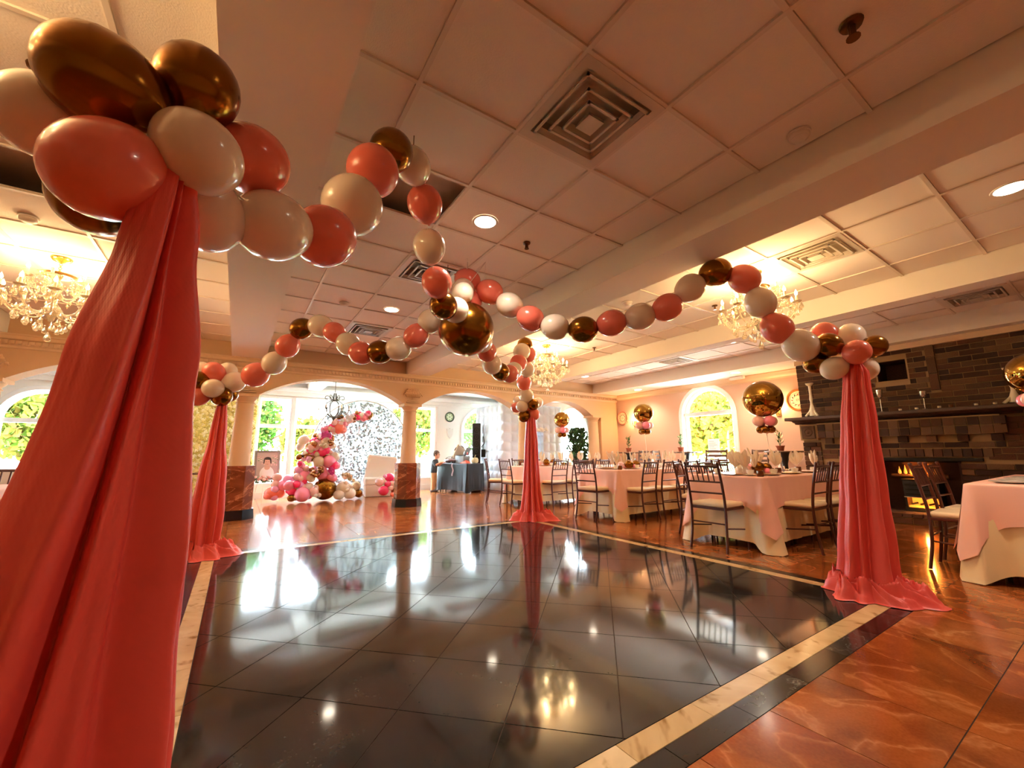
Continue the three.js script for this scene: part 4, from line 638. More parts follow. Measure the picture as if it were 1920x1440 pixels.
  for (let k = 0; k < 7; k++) part(fl, 'flame', lathe([[0.002, 0], [0.022, 0.02], [0.018, 0.05], [0.006, 0.085 + 0.02 * (k % 3)], [0.0005, 0.12 + 0.02 * (k % 3)]], 8), flame, [0.02, 0.52, -0.2 + k * 0.065]);
  const l2 = new THREE.PointLight(new THREE.Color(1, 0.34, 0.05), 0.7); l2.position.set(-0.02, 0.56, 0); l2.name = 'fire_light'; fl.add(l2);
  // things on the mantel
  const MT = 1.581, MX = FX - 0.17;
  const stick = (z, h, lab) => { const c = thing('candlestick', lab, 'candlestick', [MX, MT, z]), k = h / 0.55; part(c, 'foot', join(...[0, 1, 2].map((i) => tube([[0, 0.19 * k, 0], [Math.cos(i * 2.09) * 0.03, 0.1 * k, Math.sin(i * 2.09) * 0.03], [Math.cos(i * 2.09) * 0.1, 0.012, Math.sin(i * 2.09) * 0.1]], 0.018, 8, 7)), lathe([[0.05, 0.02], [0.045, 0.1 * k], [0.02, 0.2 * k]], 12)), M.bone); part(c, 'stem', lathe([[0.022, 0.18 * k], [0.018, 0.24 * k], [0.026, 0.28 * k], [0.017, 0.36 * k], [0.02, 0.5 * k]], 14), M.bone); part(c, 'drip_pan', lathe([[0.018, 0.49 * k], [0.055, 0.525 * k], [0.06, 0.545 * k], [0.0, 0.53 * k]], 16), M.bone); };
  stick(-2.97, 0.58, 'tall cream carved candlestick on the mantel beside the wall plate'); stick(-0.8, 0.46, 'cream carved candlestick on the mantel above the stacked plates');
  for (const [z, h, lab] of [[-2.08, 0.34, 'taller silver goblet candle holder on the mantel'], [-1.61, 0.26, 'shorter silver goblet candle holder on the mantel']]) { const c = thing('goblet', lab, 'goblet', [MX, MT, z]); part(c, 'foot', lathe([[0, 0.002], [0.05, 0.002], [0.046, 0.012], [0.008, 0.02]], 18), M.silver); part(c, 'stem', lathe([[0.007, 0.015], [0.008, h * 0.35], [0.005, h * 0.62]], 10), M.silver); part(c, 'bowl', lathe([[0.005, h * 0.6], [0.028, h * 0.68], [0.036, h * 0.82], [0.042, h], [0.04, h], [0.032, h * 0.82], [0.0, h * 0.66]], 18), M.silver); }
  const VL = ['left of the tall goblet', 'right of the tall goblet', 'left of the short goblet', 'right of the short goblet', '', 'beyond the amber votive', 'beside the end candlestick'];
  [-2.2, -1.88, -1.7, -1.47, -1.36, -1.13, -0.97].forEach((z, i) => { const c = thing('tealight', i === 4 ? 'amber glass votive glowing on the mantel' : 'small white votive candle on the mantel ' + VL[i], 'candle', [MX + rr(-0.02, 0.03), MT, z], 0, i === 4 ? null : 'small votive candles on the mantel'); part(c, 'cup', lathe([[0, 0.002], [0.02, 0], [0.024, 0.012], [0.024, 0.044], [0.021, 0.044], [0.02, 0.014], [0, 0.014]], 14), i === 4 ? M.amber : M.glassware); part(c, 'wax', cyl(0.019, 0.019, 0.022, 12, 0.014), M.candle); part(c, 'wick', cyl(0.001, 0.001, 0.008, 5, 0.036), M.black); });
}
// ---------------------------------------------------------------- along the peach wall
{
  const plateMap = canvasTex(256, 256, (c) => { c.fillStyle = '#f3dfb4'; c.fillRect(0, 0, 256, 256); c.strokeStyle = '#c9783a'; c.lineWidth = 5; c.beginPath(); c.arc(128, 128, 104, 0, 7); c.stroke(); for (let k = 0; k < 12; k++) { const a = k * Math.PI / 6; c.fillStyle = k % 3 ? '#5a3420' : '#b5452c'; c.beginPath(); c.ellipse(128 + Math.cos(a) * 78, 128 + Math.sin(a) * 78, 17, 9, a + 0.6, 0, 7); c.fill(); c.fillStyle = '#6d7a3a'; c.beginPath(); c.ellipse(128 + Math.cos(a + 0.26) * 66, 128 + Math.sin(a + 0.26) * 66, 8, 4, a, 0, 7); c.fill(); } c.strokeStyle = '#5a3420'; c.lineWidth = 6; c.beginPath(); c.arc(118, 128, 14, 0.6, 5.6); c.stroke(); c.beginPath(); c.arc(142, 128, 11, 3.4, 8.2); c.stroke(); });
  const wallPlate = (z, y, r, lab, rim, map) => { const t = thing('wall_plate', lab, 'wall plate', [X1 - 0.004, y, z], 0); part(t, 'rim', lathe([[r * 0.78, 0.012], [r * 0.84, 0.034], [r * 0.95, 0.036], [r, 0.02], [r * 0.98, 0]], 36).rotateZ(Math.PI / 2), rim); const g = new THREE.CircleGeometry(r * 0.8, 36).rotateY(-Math.PI / 2).translate(-0.016, 0, 0); part(t, 'painted_face', g, map); part(t, 'back', cyl(r * 0.8, r * 0.8, 0.012, 30).rotateZ(Math.PI / 2), rim); };
  const rimO = S('#c9762c', 0.35), rimP = S('#c07a5c', 0.4), face = S('#ffffff', 0.4, { map: plateMap });
  wallPlate(-3.48, 1.98, 0.21, 'round orange rimmed painted plate on the wall beside the chimney', rimO, face); wallPlate(-7.79, 1.95, 0.19, 'round terracotta rimmed painted plate on the wall by the corner column', rimP, face);
  const sconce = (z, y, lab) => { const t = thing('wall_sconce', lab, 'wall lamp', [X1, y, z]); part(t, 'back_plate', rbox(0.02, 0.16, 0.09, 0.008).translate(-0.012, -0.1, 0), M.goldMetal); part(t, 'arm', tube([[-0.02, -0.12, 0], [-0.08, -0.15, 0], [-0.12, -0.1, 0], [-0.12, -0.06, 0]], 0.008, 10, 6), M.goldMetal); part(t, 'candle', cyl(0.012, 0.012, 0.06, 10, -0.06), M.candle, [-0.12, 0, 0]); part(t, 'bulb', lathe([[0.008, 0], [0.018, 0.015], [0.017, 0.03], [0.007, 0.055], [0.001, 0.07]], 10), M.bulb, [-0.12, 0, 0]); const l = new THREE.PointLight(WARM, SCONCE); l.position.set(-0.12, 0.03, 0); l.name = 'sconce_light'; t.add(l); };
  sconce(-7.36, 1.86, 'lit candle wall sconce behind the gold orb near the far wall plate'); sconce(-3.85, 1.88, 'lit candle wall sconce between the arched window and the chimney');
  const ex = thing('ceiling_fixture', 'pale flat emergency light box under the soffit over the window', 'light box', [8.62, SOFFIT, -4.5]); part(ex, 'case', rbox(0.08, 0.06, 0.3, 0.01).translate(0, -0.035, 0), M.plastic); part(ex, 'lens', box(-0.043, -0.039, -0.05, -0.02, -0.12, 0.12), M.frame);
  // paper notice fixed to the window
  const nt = thing('window_notice', 'white printed paper notice taped inside the arched window', 'notice', [X1 + 0.105, 0.93, -5.31]); part(nt, 'sheet', box(-0.001, 0.001, 0, 0.38, -0.13, 0.13), S('#f6f4ee', 0.7)); for (let k = 0; k < 7; k++) part(nt, 'printed_line', box(-0.0025, -0.0015, 0.32 - k * 0.04, 0.328 - k * 0.04, -0.1, 0.02 + 0.07 * ((k * 7) % 3) / 2), M.grey);
  // high tables with potted plants, ladder back chairs
  const hiTable = (x, z, lab) => { const t = thing('pedestal_table', lab, 'table', [x, 0, z], 0, 'high pedestal tables'); part(t, 'table_top', lathe([[0, 1.0], [0.3, 1.0], [0.31, 1.012], [0.3, 1.028], [0, 1.03]], 28), M.wood); part(t, 'post', lathe([[0.035, 0.05], [0.03, 0.2], [0.045, 0.8], [0.09, 1.0]], 14), M.black); part(t, 'foot', lathe([[0, 0], [0.24, 0], [0.235, 0.02], [0.05, 0.06]], 20), M.black); };
  hiTable(8.35, -5.62, 'round dark wooden pedestal table under the arched window'); hiTable(8.3, -3.62, 'round dark wooden pedestal table beside the chimney'); hiTable(8.4, -7.3, 'round dark wooden pedestal table near the corner column');
  const leafG = new THREE.PlaneGeometry(1, 2, 2, 3).translate(0, 1, 0); { const p = leafG.attributes.position; for (let i = 0; i < p.count; i++) { const y = p.getY(i) / 2; p.setX(i, p.getX(i) * Math.sin(Math.PI * (0.12 + 0.86 * y)) * 0.9); p.setZ(i, -0.35 * y * y + Math.abs(p.getX(i)) * 0.3); } leafG.computeVertexNormals(); }
  const potted = (x, y, z, h, n, lab, pot, leafM = M.leaf, flowers) => {
    const t = thing('potted_plant', lab, 'plant', [x, y, z]); const ph = h * 0.26, pr = Math.min(0.07, h * 0.2);
    part(t, 'pot', lathe([[0, 0.002], [pr * 0.7, 0], [pr * 0.95, ph * 0.85], [pr * 1.08, ph * 0.86], [pr * 1.08, ph], [pr * 0.92, ph], [pr * 0.85, ph * 0.8], [0, ph * 0.8]], 18), pot); part(t, 'stem', join(tube([[0, ph * 0.7, 0], [0.01, h * 0.5, 0.006], [-0.004, h * 0.85, 0]], 0.006, 8, 5), tube([[0, ph * 0.7, 0], [-0.02, h * 0.45, -0.01], [-0.03, h * 0.75, 0.01]], 0.005, 8, 5)), M.leaf);
    for (let k = 0; k < n; k++) { const a = k * 2.4, s = (0.5 + 0.5 * rnd()) * h * 0.13; part(t, 'leaf', leafG, flowers && k % 2 ? flowers : leafM, [Math.cos(a) * 0.015, ph + (h - ph) * (0.15 + 0.8 * k / n), Math.sin(a) * 0.015], [0, 0, 0]).scale.set(s * 0.9, s, s); const m = t.children[t.children.length - 1]; m.rotation.set(0.9 + rr(-0.3, 0.4), 0, 0); m.rotation.order = 'YXZ'; m.rotation.y = a; }
  };
  potted(8.4, 1.031, -7.3, 0.4, 22, 'small leafy plant in a clay pot on the table by the corner column', M.clay); potted(8.35, 1.031, -5.75, 0.38, 20, 'leafy plant in a terracotta pot standing before the arched window', M.clay); potted(8.28, 1.031, -3.66, 0.36, 24, 'plant with cream flowers on the table beside the chimney', M.clay, M.leaf, S('#f1e2b0', 0.6, { side: THREE.DoubleSide }));
  const ladder = (x, z, turn, lab) => { const t = thing('ladder_back_chair', lab, 'chair', [x, 0, z], turn, 'ladder back chairs at the peach wall'), m = M.wood; for (const s of [-1, 1]) { part(t, 'rear_leg', tube([[s * 0.19, 0.01, 0.2], [s * 0.19, 0.6, 0.18], [s * 0.19, 1.06, 0.24]], 0.016, 10, 6), m); part(t, 'front_leg', bar([s * 0.19, 0, -0.19], [s * 0.19, 0.61, -0.19], 0.015), m); part(t, 'stretcher', bar([s * 0.19, 0.25, -0.19], [s * 0.19, 0.25, 0.19], 0.009), m); } part(t, 'seat', rbox(0.42, 0.045, 0.42, 0.015).translate(0, 0.63, 0), m); for (let k = 0; k < 4; k++) part(t, 'slat', rbox(0.37, 0.045, 0.014, 0.005).translate(0, 0.76 + k * 0.09, 0.197 + k * 0.011), m); part(t, 'footrest', bar([-0.19, 0.28, -0.19], [0.19, 0.28, -0.19], 0.01), m); };
  ladder(7.95, -4.75, 1.9, 'dark ladder back chair standing beside the arched window'); ladder(8.05, -4.1, 1.2, 'dark ladder back chair tilted toward the table beside the chimney'); ladder(7.9, -6.55, 1.6, 'dark ladder back chair between the window table and the corner'); ladder(8.35, -6.3, 3.0, 'dark ladder back chair tucked against the peach wall');
}
// ---------------------------------------------------------------- sunroom: round backdrop, balloon arch, easel, booth, tables
{
  const HZ = -10.95, HC = [2.66, 1.19], HR = 1.18;
  const t = thing('round_backdrop', 'round white floral backdrop panel on a thin metal hoop', 'backdrop', [HC[0], 0, HZ]);
  part(t, 'hoop', new THREE.TorusGeometry(HR, 0.014, 8, 72).translate(0, HC[1], 0), M.silver); part(t, 'stand_foot', join(box(-0.5, -0.42, 0, 0.02, -0.22, 0.22), box(0.42, 0.5, 0, 0.02, -0.22, 0.22), bar([-0.46, 0.01, 0], [-0.46, 0.25, 0], 0.012), bar([0.46, 0.01, 0], [0.46, 0.25, 0], 0.012)), M.silver);
  const cell = 0.4, backM = P('#f2f6f8', 0.95, { transmission: 0.5, thickness: 0, side: THREE.DoubleSide });
  for (let i = -3; i < 3; i++) for (let j = -3; j < 3; j++) { const cx = i * cell + cell / 2, cy = j * cell + cell / 2; if (Math.hypot(cx, cy) > HR + 0.1) continue;
    // each square panel is cut to the circle
    let q = [[i * cell + 0.001, j * cell + 0.001], [(i + 1) * cell - 0.001, j * cell + 0.001], [(i + 1) * cell - 0.001, (j + 1) * cell - 0.001], [i * cell + 0.001, (j + 1) * cell - 0.001]]; const out = []; const Rr = HR - 0.012;
    for (let k = 0; k < 4; k++) { const a = q[k], b = q[(k + 1) % 4]; for (let s = 0; s < 8; s++) { const p = [lerp(a[0], b[0], s / 8), lerp(a[1], b[1], s / 8)], d = Math.hypot(...p); out.push(d > Rr ? [p[0] * Rr / d, p[1] * Rr / d] : p); } }
    part(t, 'panel', new THREE.ExtrudeGeometry(new THREE.Shape(out.map((p) => new THREE.Vector2(...p))), { depth: 0.02, bevelEnabled: false }).translate(0, HC[1], -0.02), backM); }
  const petal = new THREE.ConeGeometry(0.03, 0.025, 5).rotateX(Math.PI / 2), fl = new THREE.InstancedMesh(petal, P('#dfe8ec', 0.9, { transmission: 0.3, thickness: 0, side: THREE.DoubleSide }), 1500); fl.name = 'paper_flowers'; fl.userData.kind = 'stuff'; const mm = new THREE.Matrix4(); let n = 0; while (n < 1500) { const x = rr(-HR, HR), y = rr(-HR, HR); if (Math.hypot(x, y) > HR - 0.04) continue; mm.compose(V(x, HC[1] + y, rr(0.004, 0.014)), new THREE.Quaternion().setFromEuler(new THREE.Euler(rr(-0.5, 0.5), rr(-0.5, 0.5), rr(0, 6))), V(1, 1, 1).multiplyScalar(rr(0.6, 1.3))); fl.setMatrixAt(n, mm); fl.setColorAt(n, new THREE.Color().setHSL(0.55, 0.1, rr(0.7, 0.95))); n++; } t.add(fl);
  // balloon arch up the left side of the hoop
  const a = thing('balloon_arch', 'organic arch of pink, white and gold balloons piled beside the round backdrop', 'balloon arch', [1.75, 0, -10.3]);
  const Z = -10.3, at = (x, y, dz = 0) => onZ(x, y, Z + dz), toR = (px) => px * 8.95 / FOCAL;
  const big = [[609, 917, 21, 'g', 0.1], [567, 928, 14, 'p', 0.25], [643, 915, 13, 'i', 0.2], [668, 911, 9, 's', 0.05], [672, 925, 8, 'g', 0.1], [655, 925, 11, 'i', 0.2], [635, 930, 10, 'i', 0.25], [589, 922, 9, 'b', 0.25], [595, 916, 8, 'b', 0.2], [552, 912, 8, 's', 0.1], [548, 922, 8, 'h', 0.15], [556, 908, 7, 'h', 0.2], [547, 934, 7, 'g', 0.2], [556, 933, 6, 'r', 0.25], [604, 847, 9, 'h', 0.1], [612, 845, 8, 'h', 0.1], [594, 848, 7, 'h', 0.05], [598, 866, 11, 's', 0.12], [618, 866, 13, 'p', 0.12], [604, 890, 12, 'p', 0.05], [585, 885, 11, 'l', 0.0], [571, 893, 11, 'p', 0.05], [560, 882, 9, 'l', 0], [553, 895, 8, 'l', 0], [611, 826, 9, 's', 0.12], [576, 852, 9, 'i', 0.02], [569, 826, 10, 'i', -0.1], [563, 838, 8, 'i', -0.1], [579, 836, 5.5, 'g', 0.05], [561, 857, 6, 'g', 0.05], [573, 859, 5, 'r', 0.1], [636, 803, 12, 'c', 0.1], [629, 797, 10, 'c', 0.05], [643, 806, 8, 'c', 0.08], [619, 803, 7, 'p', 0.05], [647, 790, 8, 'b', 0.1], [656, 787, 8, 'b', 0.12], [636, 783, 4.5, 'g', 0.15], [641, 781, 4, 'g', 0.15], [665, 781, 7, 'p', 0.1], [673, 778, 7, 'h', 0.1], [681, 784, 7, 'p', 0.12], [690, 775, 6, 'h', 0.1], [688, 783, 6, 'p', 0.1], [693, 784, 3.5, 'r', 0.18], [695, 781, 3.5, 'g', 0.18], [669, 774, 4, 'r', 0.18], [510, 925, 12, 'c', -0.1], [525, 925, 9, 'c', -0.1], [517, 908, 8, 'b', -0.1], [532, 910, 10, 'p', -0.05], [502, 930, 7, 'c', -0.05], [520, 895, 8, 'b', -0.1], [540, 900, 9, 'l', -0.05]];
  const put = (x, y, rp, k, dz = 0) => { const p = at(x, y, dz), r = toR(rp); p.y = Math.max(p.y, r * 1.0 + 0.001); const d = V(rr(-1, 1), rr(-0.4, 1), rr(0, 1)); if (p.y < r * 1.16 + 0.002) d.y = 0; balloon(a, p, r * 0.96, k, d, rp < 7, false); };
  big.forEach((b) => put(...b));
  const spine = [[540, 928, 40], [585, 915, 62], [610, 900, 52], [595, 885, 42], [598, 868, 34], [602, 850, 28], [604, 834, 20], [610, 818, 15], [622, 803, 14], [638, 793, 13], [655, 787, 11], [672, 781, 10], [688, 779, 8]], cols = 'phbblirpsplhbg';
  for (let k = 0; k < 230; k++) { const s = rnd() ** 0.85 * (spine.length - 1.01), i = Math.floor(s), f = s - i, x = lerp(spine[i][0], spine[i + 1][0], f), y = lerp(spine[i][1], spine[i + 1][1], f), w = lerp(spine[i][2], spine[i + 1][2], f), q = rr(-1, 1), c = cols[Math.floor(rnd() * cols.length)]; put(x + q * w, Math.min(934, y + rr(-0.3, 0.3) * Math.min(w, 16)), rr(3.2, 8) * (w > 18 ? 1.25 : 0.85), c, rr(-0.05, 0.16)); }
  for (const [cx, cy, nn, k, sp] of [[648, 916, 14, 'i', 13], [595, 925, 10, 'i', 8], [606, 834, 7, 's', 6], [597, 883, 8, 'r', 8], [590, 890, 6, 'r', 7], [624, 830, 6, 'r', 6], [653, 897, 8, 's', 10]]) for (let i = 0; i < nn; i++) put(cx + rr(-sp, sp), cy + rr(-sp, sp) * 0.8, rr(3, 4.6), k, rr(0.2, 0.32));
  // orchid sprays tucked between the balloons
  const pet = new THREE.SphereGeometry(1, 8, 6).scale(0.024, 0.03, 0.006).translate(0, 0.024, 0), orchid = (x, y, m, nn) => { for (let i = 0; i < nn; i++) { const p = at(x + rr(-6, 6), y + rr(-4, 4), 0.3).sub(a.position), g = join(...[0, 1, 2, 3, 4].map((j) => pet.clone().rotateZ(j * 1.2566))); part(a, 'orchid', g, m, [p.x, p.y, p.z], [rr(-0.4, 0.4), rr(-0.5, 0.5), rr(0, 6)]); } };
  orchid(612, 814, S('#b0266e', 0.5), 7); orchid(623, 883, S('#c2307c', 0.5), 6); orchid(656, 784, S('#efe0e4', 0.5), 7); orchid(574, 860, S('#e7a6bd', 0.5), 4);
  for (const [x, y, l] of [[645, 812, 14], [672, 800, 12], [686, 796, 12], [656, 803, 9]]) { const p = at(x, y, 0.15).sub(a.position), q = at(x, y + l, 0.15).sub(a.position); part(a, 'hanging_sprig', tube([p, p.clone().lerp(q, 0.5).add(V(0.02, 0, 0)), q], 0.012, 6, 5), S('#cdb6be', 0.7)); }
  const sm = thing('balloon_pile', 'small pile of hot pink and blush balloons beside the second column', 'balloons', [3.2, 0, -10.3]);
  for (const [x, y, rp, k, dz] of [[719, 920, 10, 'h', 0.1], [712, 904, 9, 'b', 0.05], [730, 895, 9, 'h', 0], [727, 908, 7, 'h', 0.1], [741, 900, 6, 'p', 0.05], [738, 908, 7, 'b', 0.15], [739, 920, 6, 'r', 0.15], [733, 915, 5, 'b', 0.2], [745, 925, 7, 'p', 0.1], [736, 927, 5, 'c', 0.2], [722, 893, 4, 'l', 0.1], [746, 910, 7, 'h', 0.05], [750, 918, 7, 'p', 0]]) { const p = at(x, y, dz + 0.42), r = toR(rp) * 0.97; p.y = Math.max(p.y, r * 1.02); balloon(sm, p, r * 0.95, k, V(rr(-1, 1), 0, rr(0, 1)), rp < 7, false); }
  const be = thing('white_bench', 'low white upholstered settee in front of the round backdrop', 'bench', [3.02, 0, -10.5], -0.15); part(be, 'seat', rbox(0.75, 0.18, 0.5, 0.05, 4).translate(0, 0.36, 0), M.whiteCloth); part(be, 'skirt', rbox(0.72, 0.27, 0.46, 0.02).translate(0, 0.137, 0), M.whiteCloth); part(be, 'backrest', rbox(0.72, 0.62, 0.12, 0.05, 4).rotateZ(-0.12).translate(0.03, 0.66, -0.2), M.whiteCloth);
  // framed portrait on an easel with flowers
  const ez = V(0.6, 0, -10.8), e = thing('easel', 'thin white metal easel holding a framed portrait', 'easel', [ez.x, 0, ez.z], 0.12), rod = (p, q) => bar(p, q, 0.009);
  part(e, 'front_leg', rod([-0.24, 0.004, 0.14], [-0.03, 1.24, -0.02]), M.white); part(e, 'front_leg', rod([0.24, 0.004, 0.14], [0.03, 1.24, -0.02]), M.white); part(e, 'rear_leg', rod([0, 0.004, -0.3], [0, 1.24, -0.03]), M.white); part(e, 'ledge', box(-0.28, 0.28, 0.44, 0.46, 0.08, 0.16), M.white);
  const pic = canvasTex(256, 320, (c) => { const g = c.createLinearGradient(0, 0, 256, 320); g.addColorStop(0, '#cdb9ad'); g.addColorStop(1, '#a98f80'); c.fillStyle = g; c.fillRect(0, 0, 256, 320); for (let k = 0; k < 60; k++) { c.fillStyle = ['#e9d9cc', '#c9a99c', '#8d9a72', '#dcb7ad'][k % 4]; c.beginPath(); c.arc((k * 71) % 256, (k * 37) % 130 + ((k * 13) % 60), 9, 0, 7); c.fill(); } c.fillStyle = '#f2ece4'; c.beginPath(); c.ellipse(128, 270, 86, 95, 0, 0, 7); c.fill(); c.fillStyle = '#c99f86'; c.beginPath(); c.ellipse(128, 190, 34, 30, 0, 0, 7); c.fill(); c.beginPath(); c.ellipse(128, 120, 38, 50, 0, 0, 7); c.fill(); c.fillStyle = '#3a2a22'; c.beginPath(); c.ellipse(128, 92, 46, 36, 0, Math.PI, 6.283); c.fill(); c.beginPath(); c.ellipse(88, 112, 9, 32, 0.1, 0, 7); c.fill(); c.beginPath(); c.ellipse(168, 112, 9, 32, -0.1, 0, 7); c.fill(); c.fillStyle = '#5a3a30'; c.fillRect(110, 114, 12, 4); c.fillRect(136, 114, 12, 4); c.fillStyle = '#a8584e'; c.fillRect(118, 146, 20, 5); });
  const fr = thing('framed_portrait', 'framed portrait photograph of a person in white standing on the easel', 'picture', [ez.x - 0.005, 0.463, ez.z + 0.115], 0.12), tilt = (g) => g.scale(0.86, 0.86, 1).rotateX(-0.13);
  part(fr, 'frame', tilt(join(box(-0.29, 0.29, 0, 0.05, -0.015, 0.015), box(-0.29, 0.29, 0.69, 0.74, -0.015, 0.015), box(-0.29, -0.24, 0.05, 0.69, -0.015, 0.015), box(0.24, 0.29, 0.05, 0.69, -0.015, 0.015))), S('#8a7d72', 0.5)); part(fr, 'print', tilt(new THREE.PlaneGeometry(0.48, 0.64).translate(0, 0.37, 0.004)), S('#ffffff', 0.5, { map: pic })); part(fr, 'backing', tilt(box(-0.25, 0.25, 0.04, 0.7, -0.012, 0)), M.wood);
  const fw = thing('flower_spray', 'spray of blush roses and greenery on the easel ledge', 'flowers', [ez.x - 0.08, 0.47, ez.z + 0.2]); for (let k = 0; k < 9; k++) part(fw, 'rose', lathe([[0.005, 0], [0.03, 0.012], [0.038, 0.03], [0.028, 0.05], [0.01, 0.045], [0.012, 0.03]], 10), S(k % 3 ? '#d99a8c' : '#eec7ba', 0.6), [rr(-0.16, 0.12), rr(-0.02, 0.05), rr(-0.03, 0.04)], [rr(-0.5, 0.9), 0, rr(-0.8, 0.8)]); for (let k = 0; k < 14; k++) part(fw, 'leaf', new THREE.SphereGeometry(1, 6, 5).scale(0.018, 0.045, 0.004), M.leaf, [rr(-0.24, 0.26), rr(-0.05, 0.06), rr(-0.03, 0.03)], [rr(-1, 1), rr(-1, 1), rr(-2, 2)]);
  // yellow flower wall
  const yw = thing('flower_wall', 'tall pale yellow flower wall panel behind the first column', 'flower wall', [-0.32, 0, -11.3]); part(yw, 'panel', box(-0.66, 0.64, 0.03, 2.42, -0.03, 0), S('#e2d07e', 0.8)); part(yw, 'base_rail', box(-0.68, 0.66, 0, 0.04, -0.06, 0.06), M.wood);
  const ros = join(...[0, 1, 2, 3, 4].map((j) => new THREE.SphereGeometry(0.022, 6, 5).scale(1, 1, 0.5).translate(Math.cos(j * 1.257) * 0.022, Math.sin(j * 1.257) * 0.022, 0.01)), new THREE.SphereGeometry(0.014, 6, 5).translate(0, 0, 0.02)), yi = new THREE.InstancedMesh(ros, S('#ffffff', 0.7), 1500); yi.name = 'silk_flowers'; yi.userData.kind = 'stuff'; for (let k = 0; k < 1500; k++) { mm.compose(V(rr(-0.64, 0.62), rr(0.06, 2.4), rr(0, 0.03)), new THREE.Quaternion().setFromEuler(new THREE.Euler(rr(-0.5, 0.5), rr(-0.5, 0.5), rr(0, 6))), V(1, 1, 1).multiplyScalar(rr(0.7, 1.3))); yi.setMatrixAt(k, mm); yi.setColorAt(k, new THREE.Color(['#f2e39a', '#e6d27a', '#f6edc4', '#cdb95a'][k % 4])); } yw.add(yi);
  const cs = thing('console_table', 'narrow console table with a dark rail in front of the yellow flower wall', 'table', [-0.45, 0, -11.0]); part(cs, 'table_top', rbox(0.8, 0.04, 0.22, 0.008).translate(0, 0.62, 0), M.wood); for (const [x, z] of [[-0.37, -0.08], [0.37, -0.08], [-0.37, 0.08], [0.37, 0.08]]) part(cs, 'leg', bar([x, 0, z], [x, 0.6, z], 0.012), M.white);
  const cr = thing('standing_cross', 'small pale cross on the console table', 'cross', [-0.49, 0.641, -10.98]); part(cr, 'upright', box(-0.012, 0.012, 0.012, 0.3, -0.01, 0.01), M.bone); part(cr, 'crossbar', box(-0.07, 0.07, 0.2, 0.222, -0.01, 0.01), M.bone); part(cr, 'foot', box(-0.05, 0.05, 0, 0.014, -0.03, 0.03), M.bone);
  const sf = thing('photo_frame', 'small white photo frame on the console table', 'picture', [-0.3, 0.641, -10.98]); part(sf, 'frame', join(box(-0.07, 0.07, 0, 0.02, -0.008, 0.008), box(-0.07, 0.07, 0.16, 0.18, -0.008, 0.008), box(-0.07, -0.05, 0.02, 0.16, -0.008, 0.008), box(0.05, 0.07, 0.02, 0.16, -0.008, 0.008)).rotateX(-0.15), M.frame); part(sf, 'print', box(-0.05, 0.05, 0.02, 0.16, -0.004, 0.002).rotateX(-0.15), S('#b9a89c', 0.5));
}
{ // wrought iron chandelier of the sunroom
  const p = onZ(627, 760, -9.5), c = thing('iron_chandelier', 'unlit wrought iron chandelier with curled arms in the sunroom', 'chandelier', [p.x, 2.76, p.z]), m = S('#6b6258', 0.5, { metalness: 0.6 }), y0 = p.y - 2.76;
  part(c, 'chain', bar([0, 0, 0], [0, y0 + 0.28, 0], 0.006), m); part(c, 'canopy', lathe([[0, -0.03], [0.05, -0.02], [0.06, 0]], 16), m); part(c, 'finial', lathe([[0, y0 - 0.34], [0.02, y0 - 0.31], [0.05, y0 - 0.27], [0.015, y0 - 0.24]], 12), m); part(c, 'ring', new THREE.TorusGeometry(0.06, 0.008, 6, 18).rotateX(Math.PI / 2).translate(0, y0 + 0.1, 0), m);
  for (let i = 0; i < 6; i++) { const a = i * Math.PI / 3 + 0.2, q = (r, y) => [Math.cos(a) * r, y0 + y, Math.sin(a) * r]; part(c, 'arm', tube([q(0.02, 0.26), q(0.05, 0.12), q(0.17, 0.02), q(0.15, -0.18), q(0.02, -0.26), q(0.12, -0.25), q(0.26, -0.18), q(0.3, -0.1)], 0.008, 30, 6), m); part(c, 'curl', tube([q(0.04, 0.1), q(0.1, 0.18), q(0.17, 0.2), q(0.19, 0.14), q(0.14, 0.13)], 0.007, 16, 6), m); part(c, 'candle', cyl(0.012, 0.012, 0.09, 10, 0), M.candle, q(0.3, -0.1)); part(c, 'drip_cup', lathe([[0.01, -0.01], [0.035, 0.004], [0.03, 0.006]], 12), m, q(0.3, -0.1)); }
}
